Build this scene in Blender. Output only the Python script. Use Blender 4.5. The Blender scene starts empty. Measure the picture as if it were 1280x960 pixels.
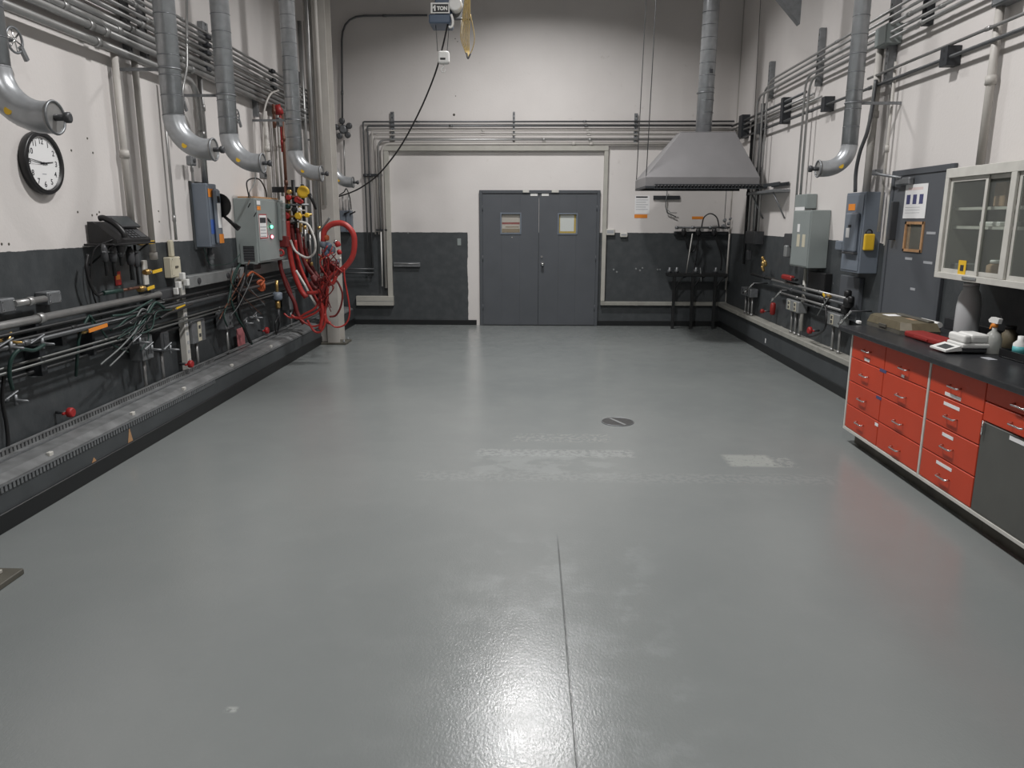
import bpy, bmesh, math, random
from mathutils import Vector, Matrix, Quaternion
random.seed(7)
SC = bpy.context.scene
COL = SC.collection
PI = math.pi
# ---------------------------------------------------------------- room measures (metres) and camera
XL, XR, D, CEIL = -3.33, 3.20, 12.48, 6.6
XLF, XRF = -2.95, 3.10          # faces of the curbs along the side walls
F_PX, YAW, PITCH, ROLL, CAM_H = 942.2, .0251, -.2149, -.002, 1.7211
cy, sy, cp, sp, cr, sr = math.cos(YAW), math.sin(YAW), math.cos(PITCH), math.sin(PITCH), math.cos(ROLL), math.sin(ROLL)
R0 = Vector((cy, sy, 0)); F0 = Vector((-sy, cy, 0)); Z0 = Vector((0, 0, 1))
FW = F0*cp + Z0*sp; U0 = -F0*sp + Z0*cp
RT = R0*cr - U0*sr; UP = R0*sr + U0*cr
CAM = Vector((0, 0, CAM_H))
cd = bpy.data.cameras.new('camera'); co = bpy.data.objects.new('camera', cd); COL.objects.link(co)
cd.sensor_width = 36; cd.lens = F_PX/1280*36; cd.clip_start = .05; cd.clip_end = 100
m = Matrix((RT, UP, -FW)).transposed().to_4x4(); m.translation = CAM; co.matrix_world = m
SC.camera = co

def ray(px, py): return (RT*((px-640)/F_PX) + UP*(-(py-480)/F_PX) + FW)
def onX(px, py, X): d = ray(px, py); return CAM + d*(X/d.x)
def onY(px, py, Y): d = ray(px, py); return CAM + d*(Y/d.y)
def onZ(px, py, Z=0.): d = ray(px, py); return CAM + d*((Z-CAM_H)/d.z)
def L(px, py, off=0.): return onX(px, py, XL+off)
def R(px, py, off=0.): return onX(px, py, XR-off)
def B(px, py, off=0.): return onY(px, py, D-off)
V = Vector

# ---------------------------------------------------------------- materials
def mat(name, col, rough=.5, metal=0., noise=0., nscale=8., bump=0., bscale=60., coat=0., emit=None, estr=0., alpha_glass=None, spec=.5):
    mt = bpy.data.materials.new(name); mt.use_nodes = True
    nt = mt.node_tree; N = nt.nodes; b = N['Principled BSDF']
    b.inputs['Base Color'].default_value = (*col, 1); b.inputs['Roughness'].default_value = rough
    b.inputs['Metallic'].default_value = metal; b.inputs['Specular IOR Level'].default_value = spec
    if coat: b.inputs['Coat Weight'].default_value = coat; b.inputs['Coat Roughness'].default_value = .15
    if emit: b.inputs['Emission Color'].default_value = (*emit, 1); b.inputs['Emission Strength'].default_value = estr
    if noise:
        tc = N.new('ShaderNodeNewGeometry'); n = N.new('ShaderNodeTexNoise'); n.inputs['Scale'].default_value = nscale; n.inputs['Detail'].default_value = 5
        nt.links.new(tc.outputs['Position'], n.inputs['Vector'])
        r = N.new('ShaderNodeMapRange'); r.inputs['From Min'].default_value = .3; r.inputs['From Max'].default_value = .7
        r.inputs['To Min'].default_value = 1-noise; r.inputs['To Max'].default_value = 1+noise
        nt.links.new(n.outputs['Fac'], r.inputs['Value'])
        mx = N.new('ShaderNodeVectorMath'); mx.operation = 'SCALE'; mx.inputs[0].default_value = col
        nt.links.new(r.outputs['Result'], mx.inputs['Scale']); nt.links.new(mx.outputs['Vector'], b.inputs['Base Color'])
    if bump:
        tc = N.new('ShaderNodeNewGeometry'); n = N.new('ShaderNodeTexNoise'); n.inputs['Scale'].default_value = bscale; n.inputs['Detail'].default_value = 3
        nt.links.new(tc.outputs['Position'], n.inputs['Vector'])
        bp = N.new('ShaderNodeBump'); bp.inputs['Strength'].default_value = bump; bp.inputs['Distance'].default_value = .01
        nt.links.new(n.outputs['Fac'], bp.inputs['Height']); nt.links.new(bp.outputs['Normal'], b.inputs['Normal'])
    return mt
M = {}
M['galv'] = mat('galvanised_steel', (.40, .415, .43), .33, .45, .12, 14)
M['galv_seam'] = mat('duct_seam', (.2, .21, .22), .4, .5)
M['conduit'] = mat('conduit_metal', (.36, .36, .355), .38, .65, .1, 9)
M['conduit_dk'] = mat('conduit_dark', (.12, .125, .13), .45, .5, .1, 9)
M['painted_pipe'] = mat('wall_painted_pipe', (.46, .44, .41), .5, 0, .06, 6)
M['black_iron'] = mat('black_iron', (.022, .023, .024), .5, .3, .2, 12)
M['strut'] = mat('strut_steel', (.23, .24, .25), .45, .6, .15, 20)
M['dk_strut'] = mat('dark_bracket', (.03, .033, .038), .5, .2)
M['white_wall'] = None
M['dk_paint'] = mat('charcoal_wall_paint', (.052, .058, .062), .5, 0, .12, 5)
M['base_black'] = mat('black_vinyl_base', (.008, .009, .01), .45)
M['beige_race'] = mat('beige_raceway', (.42, .41, .37), .5, 0, .08, 5)
M['grey_race'] = mat('grey_raceway', (.25, .26, .26), .45, .2, .15, 6)
M['beige_box'] = mat('beige_enclosure', (.58, .54, .42), .5, 0, .05, 8)
M['door'] = mat('door_grey', (.083, .09, .101), .5, 0, .06, 3)
M['door_frame'] = mat('door_frame_grey', (.075, .082, .092), .5, 0, .05, 3)
M['panel_grey'] = mat('panel_grey', (.25, .28, .275), .45, 0, .05, 4)
M['panel_blue'] = mat('panel_bluegrey', (.155, .18, .215), .45, 0, .06, 4)
M['chrome'] = mat('chrome', (.7, .7, .7), .18, 1.)
M['black'] = mat('black_plastic', (.012, .012, .013), .4)
M['dkgrey'] = mat('dark_grey_plastic', (.05, .052, .056), .45)
M['white'] = mat('white_plastic', (.72, .72, .7), .45)
M['offwhite'] = mat('cream_enamel', (.55, .54, .5), .5, 0, .08, 10)
M['paper'] = mat('white_paper', (.76, .76, .76), .8)
M['paper_pink'] = mat('pinkish_paper', (.72, .6, .58), .8)
M['ink'] = mat('ink_black', (.03, .03, .035), .8)
M['ink_blue'] = mat('ink_blue', (.06, .065, .16), .8)
M['grey_print'] = mat('grey_print', (.35, .36, .38), .8)
M['orange'] = mat('orange_label', (.75, .25, .03), .6)
M['yellow'] = mat('yellow_plastic', (.75, .47, .03), .5)
M['red_hose'] = mat('red_rubber_hose', (.37, .032, .027), .42, 0, .12, 15)
M['dkred_hose'] = mat('dark_red_hose', (.13, .012, .012), .5, 0, .15, 15)
M['red'] = mat('red_paint', (.36, .02, .02), .5)
M['cab_red'] = mat('cabinet_red_laminate', (.52, .05, .016), .42, 0, .05, 4)
M['cab_grey'] = mat('cabinet_grey_laminate', (.085, .087, .08), .5, 0, .08, 4)
M['counter'] = mat('black_epoxy_counter', (.022, .023, .026), .33, 0, .3, 25)
M['kick'] = mat('kick_board', (.085, .08, .065), .6, 0, .3, 6)
M['green_hose'] = mat('green_hose', (.01, .038, .031), .5)
M['grey_hose'] = mat('grey_hose', (.16, .17, .17), .45)
M['white_hose'] = mat('white_hose', (.62, .61, .58), .45)
M['yellow_rope'] = mat('yellow_nylon_rope', (.45, .33, .13), .75, 0, .2, 40)
M['brass'] = mat('brass', (.5, .33, .12), .35, .8)
M['copper'] = mat('rust_brown_pipe', (.16, .07, .045), .5, .3, .2, 15)
M['hoist_blue'] = mat('hoist_bluegrey', (.07, .1, .15), .45)
M['blue'] = mat('blue_label', (.06, .13, .42), .5)
M['pink'] = mat('pink_tag', (.42, .14, .15), .7)
M['rust_cord'] = mat('orange_cord', (.38, .08, .025), .55)
M['race_dim'] = mat('dull_beige_raceway', (.3, .295, .265), .55, 0, .12, 8)
M['trough'] = mat('dusty_grey_trough', (.165, .17, .172), .5, .1, .3, 9)
M['pipe_dim'] = mat('dull_steel_pipe', (.14, .145, .14), .42, .5, .15, 9)
M['hood'] = mat('hood_steel', (.24, .235, .24), .5, .25, .06, 3)
M['hood_in'] = mat('hood_rail', (.04, .045, .05), .5, .2)
M['wood'] = mat('wood_trim', (.42, .24, .12), .55, 0, .15, 30)
M['glass'] = None
M['box_brown'] = mat('brown_case', (.125, .105, .065), .55, 0, .15, 20)
M['cardboard'] = mat('cardboard', (.36, .24, .15), .8)
M['dk_red'] = mat('dark_red_case', (.25, .015, .012), .5)
M['teal'] = mat('teal_label', (.1, .4, .42), .5)
M['screen'] = mat('lcd_screen', (.045, .052, .055), .3)
M['int_dark'] = mat('cabinet_interior', (.3, .295, .26), .7)
M['green_led'] = mat('green_lamp', (.02, .5, .25), .3, emit=(.1, 1, .5), estr=5)
M['red_led'] = mat('red_lamp', (.8, .1, .15), .3, emit=(1, .15, .2), estr=6)
M['exit_dim'] = mat('drain_iron', (.075, .075, .075), .5, .5, .2, 40)
M['brown_room'] = mat('view_window_brown', (.1, .08, .06), .6)

def glassmat(name, tint, mixf, rough=.08):
    mt = bpy.data.materials.new(name); mt.use_nodes = True; nt = mt.node_tree; N = nt.nodes
    N.clear(); o = N.new('ShaderNodeOutputMaterial'); t = N.new('ShaderNodeBsdfTransparent'); t.inputs[0].default_value = (*tint, 1)
    p = N.new('ShaderNodeBsdfPrincipled'); p.inputs['Base Color'].default_value = (*tint, 1); p.inputs['Roughness'].default_value = rough
    mx = N.new('ShaderNodeMixShader'); mx.inputs[0].default_value = mixf
    nt.links.new(t.outputs[0], mx.inputs[1]); nt.links.new(p.outputs[0], mx.inputs[2]); nt.links.new(mx.outputs[0], o.inputs[0])
    return mt
M['glass'] = glassmat('window_glass', (.86, .88, .86), .06)
M['milky'] = glassmat('milky_plastic', (.62, .64, .65), .8, .3)
M['clear_plastic'] = glassmat('clear_bottle', (.62, .63, .6), .6, .25)

def N_(nt, t, **k):
    n = nt.nodes.new(t)
    for a, b in k.items(): setattr(n, a, b)
    return n
def rng(nt, sock, a, b, c=0., d=1.):
    r = N_(nt, 'ShaderNodeMapRange', interpolation_type='SMOOTHSTEP')
    for i, v in enumerate((a, b, c, d)): r.inputs[i+1].default_value = v
    nt.links.new(sock, r.inputs[0]); return r.outputs[0]
def mth(nt, op, a, b=None):
    n = N_(nt, 'ShaderNodeMath', operation=op)
    for i, s in enumerate((a, b)):
        if s is None: continue
        if isinstance(s, (int, float)): n.inputs[i].default_value = s
        else: nt.links.new(s, n.inputs[i])
    return n.outputs[0]
def mixc(nt, f, a, b):
    n = N_(nt, 'ShaderNodeMix', data_type='RGBA')
    if isinstance(f, float): n.inputs[0].default_value = f
    else: nt.links.new(f, n.inputs[0])
    for i, s in ((6, a), (7, b)):
        if isinstance(s, tuple): n.inputs[i].default_value = (*s, 1)
        else: nt.links.new(s, n.inputs[i])
    return n.outputs[2]
def noise(nt, vec, sc, det=4, rough=.55):
    n = N_(nt, 'ShaderNodeTexNoise'); n.inputs['Scale'].default_value = sc; n.inputs['Detail'].default_value = det; n.inputs['Roughness'].default_value = rough
    nt.links.new(vec, n.inputs['Vector']); return n.outputs['Fac']
def band(nt, s, a, b, e):   # 1 between a and b
    return mth(nt, 'MULTIPLY', rng(nt, s, a-e, a+e), rng(nt, s, b-e, b+e, 1, 0))

def wall_mat(name, excl=None):
    mt = bpy.data.materials.new(name); mt.use_nodes = True; nt = mt.node_tree; b = nt.nodes['Principled BSDF']
    g = N_(nt, 'ShaderNodeNewGeometry'); pos = g.outputs['Position']
    s = N_(nt, 'ShaderNodeSeparateXYZ'); nt.links.new(pos, s.inputs[0])
    n1 = noise(nt, pos, .8); n2 = noise(nt, pos, 9, 6); nE = noise(nt, pos, 14, 3)
    white = mixc(nt, rng(nt, n1, .3, .7), (.645, .615, .595), (.70, .67, .65))
    white = mixc(nt, rng(nt, n2, .66, .8, 0, .25), white, (.4, .36, .32))
    dark = mixc(nt, rng(nt, n2, .3, .75), (.044, .050, .054), (.062, .068, .072))
    chips = rng(nt, noise(nt, pos, 23, 2, .4), .80, .83)
    dark = mixc(nt, chips, dark, (.28, .28, .28))
    z = mth(nt, 'ADD', s.outputs[2], mth(nt, 'MULTIPLY', nE, .014))
    low = rng(nt, z, 1.519, 1.523, 1, 0)
    if excl:
        x = mth(nt, 'ADD', s.outputs[0], mth(nt, 'MULTIPLY', noise(nt, pos, 5, 4), .05))
        low = mth(nt, 'MULTIPLY', low, mth(nt, 'SUBTRACT', 1., band(nt, x, excl[0], excl[1], .004)))
    nt.links.new(mixc(nt, low, white, dark), b.inputs['Base Color'])
    b.inputs['Roughness'].default_value = .55
    bp = N_(nt, 'ShaderNodeBump'); bp.inputs['Strength'].default_value = .12; bp.inputs['Distance'].default_value = .01
    nt.links.new(noise(nt, pos, 40, 3), bp.inputs['Height']); nt.links.new(bp.outputs[0], b.inputs['Normal'])
    return mt
M['wall'] = wall_mat('two_tone_wall_paint')
xe = B(585, 340).x
M['wall_back'] = wall_mat('two_tone_back_wall_paint', (xe+.025, -.80))

def floor_mat():
    mt = bpy.data.materials.new('grey_epoxy_floor'); mt.use_nodes = True; nt = mt.node_tree; b = nt.nodes['Principled BSDF']
    g = N_(nt, 'ShaderNodeNewGeometry'); pos = g.outputs['Position']
    s = N_(nt, 'ShaderNodeSeparateXYZ'); nt.links.new(pos, s.inputs[0]); X, Y = s.outputs[0], s.outputs[1]
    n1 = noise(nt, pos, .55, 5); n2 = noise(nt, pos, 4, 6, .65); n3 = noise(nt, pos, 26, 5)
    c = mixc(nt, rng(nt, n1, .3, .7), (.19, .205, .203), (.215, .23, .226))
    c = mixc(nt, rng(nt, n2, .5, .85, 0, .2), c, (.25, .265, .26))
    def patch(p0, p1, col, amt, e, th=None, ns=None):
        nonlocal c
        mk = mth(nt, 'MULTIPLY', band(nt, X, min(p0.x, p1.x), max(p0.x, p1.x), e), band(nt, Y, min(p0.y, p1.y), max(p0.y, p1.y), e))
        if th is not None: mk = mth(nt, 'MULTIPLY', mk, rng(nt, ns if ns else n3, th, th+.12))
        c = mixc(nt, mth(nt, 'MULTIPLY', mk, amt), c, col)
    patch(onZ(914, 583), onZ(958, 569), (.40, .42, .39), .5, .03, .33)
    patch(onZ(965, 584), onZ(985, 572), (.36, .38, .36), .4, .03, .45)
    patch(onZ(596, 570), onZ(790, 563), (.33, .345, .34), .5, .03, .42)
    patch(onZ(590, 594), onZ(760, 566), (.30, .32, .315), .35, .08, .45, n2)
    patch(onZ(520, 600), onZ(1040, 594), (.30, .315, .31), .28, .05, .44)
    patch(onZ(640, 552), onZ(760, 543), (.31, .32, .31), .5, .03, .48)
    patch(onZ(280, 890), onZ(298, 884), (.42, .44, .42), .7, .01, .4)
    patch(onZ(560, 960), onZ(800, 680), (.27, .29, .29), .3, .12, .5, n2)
    # control joint
    a, d = onZ(697, 672), onZ(722, 960); k = (d.x-a.x)/(d.y-a.y)
    dx = mth(nt, 'ABSOLUTE', mth(nt, 'SUBTRACT', mth(nt, 'SUBTRACT', X, a.x), mth(nt, 'MULTIPLY', mth(nt, 'SUBTRACT', Y, a.y), k)))
    jm = mth(nt, 'MULTIPLY', rng(nt, dx, .002, .006, 1, 0), rng(nt, Y, a.y-.2, a.y+.1, 1, 0))
    c = mixc(nt, mth(nt, 'MULTIPLY', jm, .75), c, (.06, .065, .065))
    # tiny pits
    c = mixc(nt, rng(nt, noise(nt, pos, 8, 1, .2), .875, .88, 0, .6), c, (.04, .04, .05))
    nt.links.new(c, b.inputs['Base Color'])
    rr = mth(nt, 'ADD', rng(nt, n2, .3, .75, .175, .235), mth(nt, 'MULTIPLY', n3, .05))
    nt.links.new(rr, b.inputs['Roughness'])
    b.inputs['Specular IOR Level'].default_value = .75
    mp = N_(nt, 'ShaderNodeMapping'); mp.inputs['Scale'].default_value = (1, .6, 1); nt.links.new(pos, mp.inputs[0])
    h = mth(nt, 'ADD', mth(nt, 'MULTIPLY', noise(nt, mp.outputs[0], 95, 3, .6), 1.), mth(nt, 'MULTIPLY', noise(nt, pos, 9, 4, .6), .6))
    h = mth(nt, 'SUBTRACT', h, mth(nt, 'MULTIPLY', jm, 2.))
    bp = N_(nt, 'ShaderNodeBump'); bp.inputs['Strength'].default_value = .13; bp.inputs['Distance'].default_value = .006
    nt.links.new(h, bp.inputs['Height']); nt.links.new(bp.outputs[0], b.inputs['Normal'])
    return mt
M['floor'] = floor_mat()
M['ceil'] = mat('ceiling_grey', (.42, .42, .42), .8)

# ---------------------------------------------------------------- mesh builder
WLOC = {}
class MB:
    def __init__(s): s.bm = bmesh.new(); s.mats2 = None
    def second(s, mt, since):   # faces added after `since` take a second material
        s.bm.faces.ensure_lookup_table(); s.mats2 = mt
        for f in s.bm.faces[since:]: f.material_index = 1
        return s
    def box(s, lo, hi, bev=0., rot=None, seg=1):
        lo, hi = V(lo), V(hi); a = V([min(lo[i], hi[i]) for i in range(3)]); b = V([max(lo[i], hi[i]) for i in range(3)])
        c = (a+b)/2; h = (b-a)/2; vs = []
        for i in (-1, 1):
            for j in (-1, 1):
                for k in (-1, 1):
                    p = V((i*h.x, j*h.y, k*h.z)); p = (rot @ p if rot else p)+c; vs.append(s.bm.verts.new(p))
        fs = [s.bm.faces.new([vs[q] for q in f]) for f in ((0, 1, 3, 2), (4, 6, 7, 5), (0, 4, 5, 1), (2, 3, 7, 6), (0, 2, 6, 4), (1, 5, 7, 3))]
        if bev > 0:
            ed = list({e for f in fs for e in f.edges})
            bmesh.ops.bevel(s.bm, geom=ed, offset=min(bev, .45*2*min(h)), segments=seg, profile=.5, affect='EDGES')
        return s
    def sweep(s, pts, r, n=10, cap=True, radii=None, closed=False):
        pts = [V(p) for p in pts]; rings = []; up = None; m = len(pts)
        for i, p in enumerate(pts):
            t = (pts[(i+1) % m]-pts[i-1]) if closed else (pts[min(i+1, m-1)]-pts[max(i-1, 0)])
            if t.length < 1e-9: t = V((0, 0, 1))
            t.normalize()
            if up is None:
                up = V((0, 0, 1)) if abs(t.z) < .9 else V((1, 0, 0))
            up = up - t*up.dot(t)
            if up.length < 1e-6: up = t.orthogonal()
            up.normalize(); sd = t.cross(up); rr = radii[i] if radii else r
            rings.append([s.bm.verts.new(p+(up*math.cos(2*PI*k/n)+sd*math.sin(2*PI*k/n))*rr) for k in range(n)])
        for i in range(m if closed else m-1):
            a, b = rings[i], rings[(i+1) % m]
            for k in range(n):
                f = s.bm.faces.new((a[k], a[(k+1) % n], b[(k+1) % n], b[k])); f.smooth = True
        if cap and not closed:
            s.bm.faces.new(rings[0][::-1]); s.bm.faces.new(rings[-1])
        return s
    def cyl(s, a, b, r, n=12, r2=None): return s.sweep([a, b], r, n, True, [r, r if r2 is None else r2])
    def lathe(s, o, axis, prof, n=20):   # prof: (distance along axis, radius)
        axis = V(axis).normalized(); o = V(o); u = axis.orthogonal().normalized(); w = axis.cross(u); rings = []
        for d, r in prof: rings.append([s.bm.verts.new(o+axis*d+(u*math.cos(2*PI*k/n)+w*math.sin(2*PI*k/n))*max(r, 1e-4)) for k in range(n)])
        for i in range(len(prof)-1):
            for k in range(n):
                f = s.bm.faces.new((rings[i][k], rings[i][(k+1) % n], rings[i+1][(k+1) % n], rings[i+1][k]))
                f.smooth = abs(prof[i][1]-prof[i+1][1]) < abs(prof[i][0]-prof[i+1][0])*2.5
        s.bm.faces.new(rings[0][::-1]); s.bm.faces.new(rings[-1]); return s
    def ring(s, o, axis, R_, r, n=20, m=6):
        axis = V(axis).normalized(); u = axis.orthogonal().normalized(); w = axis.cross(u)
        return s.sweep([V(o)+(u*math.cos(2*PI*k/n)+w*math.sin(2*PI*k/n))*R_ for k in range(n)], r, m, closed=True)
    def prism(s, pts, vec):   # polygon pts extruded by vec
        a = [s.bm.verts.new(V(p)) for p in pts]; b = [s.bm.verts.new(V(p)+V(vec)) for p in pts]; n = len(pts)
        s.bm.faces.new(a[::-1]); s.bm.faces.new(b)
        for i in range(n): s.bm.faces.new((a[i], a[(i+1) % n], b[(i+1) % n], b[i]))
        return s
    def hull(s, lo, hi): # frustum between two lists of 4 pts
        a = [s.bm.verts.new(V(p)) for p in lo]; b = [s.bm.verts.new(V(p)) for p in hi]; n = len(lo)
        s.bm.faces.new(a[::-1]); s.bm.faces.new(b)
        for i in range(n): s.bm.faces.new((a[i], a[(i+1) % n], b[(i+1) % n], b[i]))
        return s
    def build(s, name, mt, parent=None, origin=None):
        bmesh.ops.recalc_face_normals(s.bm, faces=s.bm.faces)
        vs = [v.co for v in s.bm.verts]
        if parent is not None: o = WLOC[parent.name]
        elif origin is not None: o = V(origin)
        else:
            lo = V([min(v[i] for v in vs) for i in range(3)]); hi = V([max(v[i] for v in vs) for i in range(3)])
            o = V(((lo.x+hi.x)/2, (lo.y+hi.y)/2, lo.z))
        o = V(o)
        for v in s.bm.verts: v.co -= o
        me = bpy.data.meshes.new(name); s.bm.to_mesh(me); s.bm.free(); me.materials.append(M[mt] if isinstance(mt, str) else mt)
        if s.mats2: me.materials.append(M[s.mats2])
        ob = bpy.data.objects.new(name, me); COL.objects.link(ob)
        if parent is not None: ob.parent = parent
        else: ob.location = o
        WLOC[ob.name] = o
        return ob

def tag(o, label=None, cat=None, group=None, kind=None):
    if label: o['label'] = label
    if cat: o['category'] = cat
    if group: o['group'] = group
    if kind: o['kind'] = kind
    return o
def thing(name, label, cat, loc, group=None, kind=None):
    o = bpy.data.objects.new(name, None); COL.objects.link(o); o.location = V(loc); o.empty_display_size = .05
    WLOC[o.name] = V(loc); return tag(o, label, cat, group, kind)
def struct(name, mb, mt, parent=None):
    o = mb.build(name, mt, parent)
    if parent is None: o['kind'] = 'structure'
    return o
def fillet(pts, rad, n=5):
    pts = [V(p) for p in pts]; out = [pts[0]]
    for i in range(1, len(pts)-1):
        a = pts[i-1]-pts[i]; b = pts[i+1]-pts[i]; r = min(rad, a.length*.48, b.length*.48)
        p0 = pts[i]+a.normalized()*r; p1 = pts[i]+b.normalized()*r
        for k in range(n+1):
            t = k/n; out.append(p0*(1-t)**2+pts[i]*2*t*(1-t)+p1*t*t)
    out.append(pts[-1]); return out
def spline(pts, n=7):
    P = [V(p) for p in pts]; P = [P[0]*2-P[1]]+P+[P[-1]*2-P[-2]]; out = []
    for i in range(1, len(P)-2):
        for k in range(n):
            t = k/n; a, b, c, d = P[i-1:i+3]
            out.append(.5*((2*b)+(c-a)*t+(2*a-5*b+4*c-d)*t*t+(3*b-a-3*c+d)*t**3))
    out.append(P[-2]); return out
def text_obj(name, body, size, loc, rotm, mt, parent, extr=.0006, align='CENTER', bold=0.):
    cu = bpy.data.curves.new('txt', 'FONT'); cu.body = body; cu.size = size; cu.extrude = extr; cu.align_x = align; cu.align_y = 'CENTER'; cu.offset = bold
    t = bpy.data.objects.new('txt', cu); COL.objects.link(t)
    dg = bpy.context.evaluated_depsgraph_get(); me = bpy.data.meshes.new_from_object(t.evaluated_get(dg))
    bpy.data.objects.remove(t); bpy.data.curves.remove(cu)
    o = WLOC[parent.name]; me.transform(rotm.to_4x4()); me.transform(Matrix.Translation(V(loc)-o))
    me.materials.clear(); me.materials.append(M[mt]); me.name = name
    ob = bpy.data.objects.new(name, me); COL.objects.link(ob); ob.parent = parent; WLOC[ob.name] = o; return ob
ROT_B = Matrix(((1, 0, 0), (0, 0, -1), (0, 1, 0)))      # text on the back wall, facing -Y
ROT_L = Matrix(((0, 0, 1), (1, 0, 0), (0, 1, 0)))       # on left wall facing +X: text right = +Y
ROT_R = Matrix(((0, 0, -1), (-1, 0, 0), (0, 1, 0)))     # on right wall facing -X: text right = -Y

def join_text(body, size, loc, rotm, mt, name, parent, **k): return text_obj(name, body, size, loc, rotm, mt, parent, **k)

def hose(name, pts, r, mt, label, cat, group=None, n=8, smooth=True, ends=None):
    ob = MB().sweep(spline(pts) if smooth else pts, r, n).build(name, mt)
    return tag(ob, label, cat, group)
def pipe(pts, r, mt, label, cat='conduit', name='conduit', group=None, bend=.12, couple=(), cmat=None, n=10):
    """pipe run with couplings as parts"""
    pts = [V(p) for p in pts]; t = thing(name, label, cat, pts[0], group)
    MB().sweep(fillet(pts, bend) if bend else pts, r, n).build('pipe_run', mt, t)
    for c in couple:
        i, f = int(c), c-int(c); a, b = pts[i], pts[i+1]; p = a.lerp(b, f); d = (b-a).normalized()
        MB().cyl(p-d*.03, p+d*.03, r*1.3, 10).build('coupling', cmat or mt, t)
    return t

# ---------------------------------------------------------------- the room shell
YB = -4.0
struct('floor', MB().box((XL-.2, YB-.2, -.2), (XR+.2, D+.2, 0)), 'floor')
struct('wall_left', MB().box((XL-.2, YB-.2, 0), (XL, D+.2, CEIL)), 'wall')
struct('wall_right', MB().box((XR, YB-.2, 0), (XR+.2, D+.2, CEIL)), 'wall')
struct('wall_back', MB().box((XL, D, 0), (XR, D+.2, CEIL)), 'wall_back')
struct('wall_front', MB().box((XL, YB-.2, 0), (XR, YB, CEIL)), 'wall')
struct('ceiling', MB().box((XL-.2, YB-.2, CEIL), (XR+.2, D+.2, CEIL+.2)), 'ceil')
struct('trim_1', MB().box((XL, YB, 0), (XLF, D, .255), .006), 'dk_paint')
struct('trim_2', MB().box((XRF, YB, 0), (XR, D, .335), .006), 'dk_paint')
struct('baseboard_left', MB().box((XLF, YB, 0), (XLF+.012, D-.02, .11), .004), 'base_black')
struct('baseboard_right', MB().box((XRF-.012, YB, 0), (XRF, D-.02, .10), .004), 'base_black')
x1, x2 = -.844, 1.095
struct('baseboard_back', MB().box((XLF+.012, D-.014, 0), (x1-.06, D, .085), .004), 'base_black')
struct('baseboard_back', MB().box((x2+.01, D-.014, 0), (XRF-.012, D, .085), .004), 'base_black')

# ---------------------------------------------------------------- double door in the back wall
dr = thing('door_1', 'dark grey steel double door with two small square windows', None, ((x1+x2)/2, D, 0), kind='structure')
MB().box((x1, D-.05, 0), (x1+.05, D, 2.18), .004).box((x2-.05, D-.05, 0), (x2, D, 2.18), .004).box((x1+.05, D-.05, 2.13), (x2-.05, D, 2.18), .004).build('door_frame', 'door_frame', dr)
xm = (x1+x2)/2-.01
def leaf(a, b, wx0, wx1, wz0, wz1):
    f = MB()
    y0, y1 = D-.035, D-.003
    f.box((a, y0, .012), (wx0, y1, 2.125), .002).box((wx1, y0, .012), (b, y1, 2.125), .002).box((wx0, y0, .012), (wx1, y1, wz0)).box((wx0, y0, wz1), (wx1, y1, 2.125))
    lf = f.build('door_leaf', 'door', dr)
    w = .022
    MB().box((wx0-w, y0-.01, wz0-w), (wx0, y0+.004, wz1+w), .002).box((wx1, y0-.01, wz0-w), (wx1+w, y0+.004, wz1+w), .002).box((wx0, y0-.01, wz0-w), (wx1, y0+.004, wz0)).box((wx0, y0-.01, wz1), (wx1, y0+.004, wz1+w)).build('window_frame', 'panel_blue', lf)
    MB().box((wx0, D-.012, wz0), (wx1, D-.008, wz1)).build('window_glass', 'glass', lf)
    return lf
pa, pb = B(627, 291, .03), B(650, 267.5, .03)
lf1 = leaf(x1+.05, xm-.003, pa.x, pb.x, pa.z, pb.z)
pc, pd = B(698.5, 291.5, .03), B(720.5, 268, .03)
lf2 = leaf(xm+.003, x2-.05, pc.x, pd.x, pc.z, pd.z)
k = B(678, 330, .04)
MB().lathe((k.x, D-.035, k.z), (0, -1, 0), [(0, .032), (.008, .032), (.01, .012), (.035, .012), (.04, .024), (.055, .03), (.07, .02), (.075, .002)]).build('door_knob', 'chrome', lf2)
k2 = B(677, 321, .04)
MB().lathe((k2.x, D-.035, k2.z), (0, -1, 0), [(0, .02), (.012, .018), (.014, .004)]).build('lock_cylinder', 'chrome', lf2)
k3 = B(640, 296, .04)
MB().lathe((k3.x, D-.035, k3.z-.01), (0, -1, 0), [(0, .014), (.006, .012), (.008, .002)]).build('viewer', 'chrome', lf1)
for q, l in ((660, lf1), (675.5, None), (688.5, None)): pass
for px, w, py in ((667.5, 9, 243), (681.5, 9, 243)):
    a, b = B(px-w/2, py+2, .03), B(px+w/2, py-2, .03)
    MB().box((a.x, D-.040, a.z), (b.x, D-.035, b.z), .001).build('door_sensor', 'white', lf1 if px < 675 else lf2)
for px, w, py in ((657.5, 8, 239), (694, 9, 239)):
    a, b = B(px-w/2, py+1.8, .03), B(px+w/2, py-1.8, .03)
    MB().box((a.x, D-.062, a.z), (b.x, D-.05, b.z), .002).build('contact_block', 'offwhite', dr)
for zz in (.3, 1.1, 1.9):
    for xx in (x1+.05, x2-.05): MB().cyl((xx, D-.045, zz-.05), (xx, D-.045, zz+.05), .009, 8).build('hinge', 'door_frame', dr)
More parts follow.
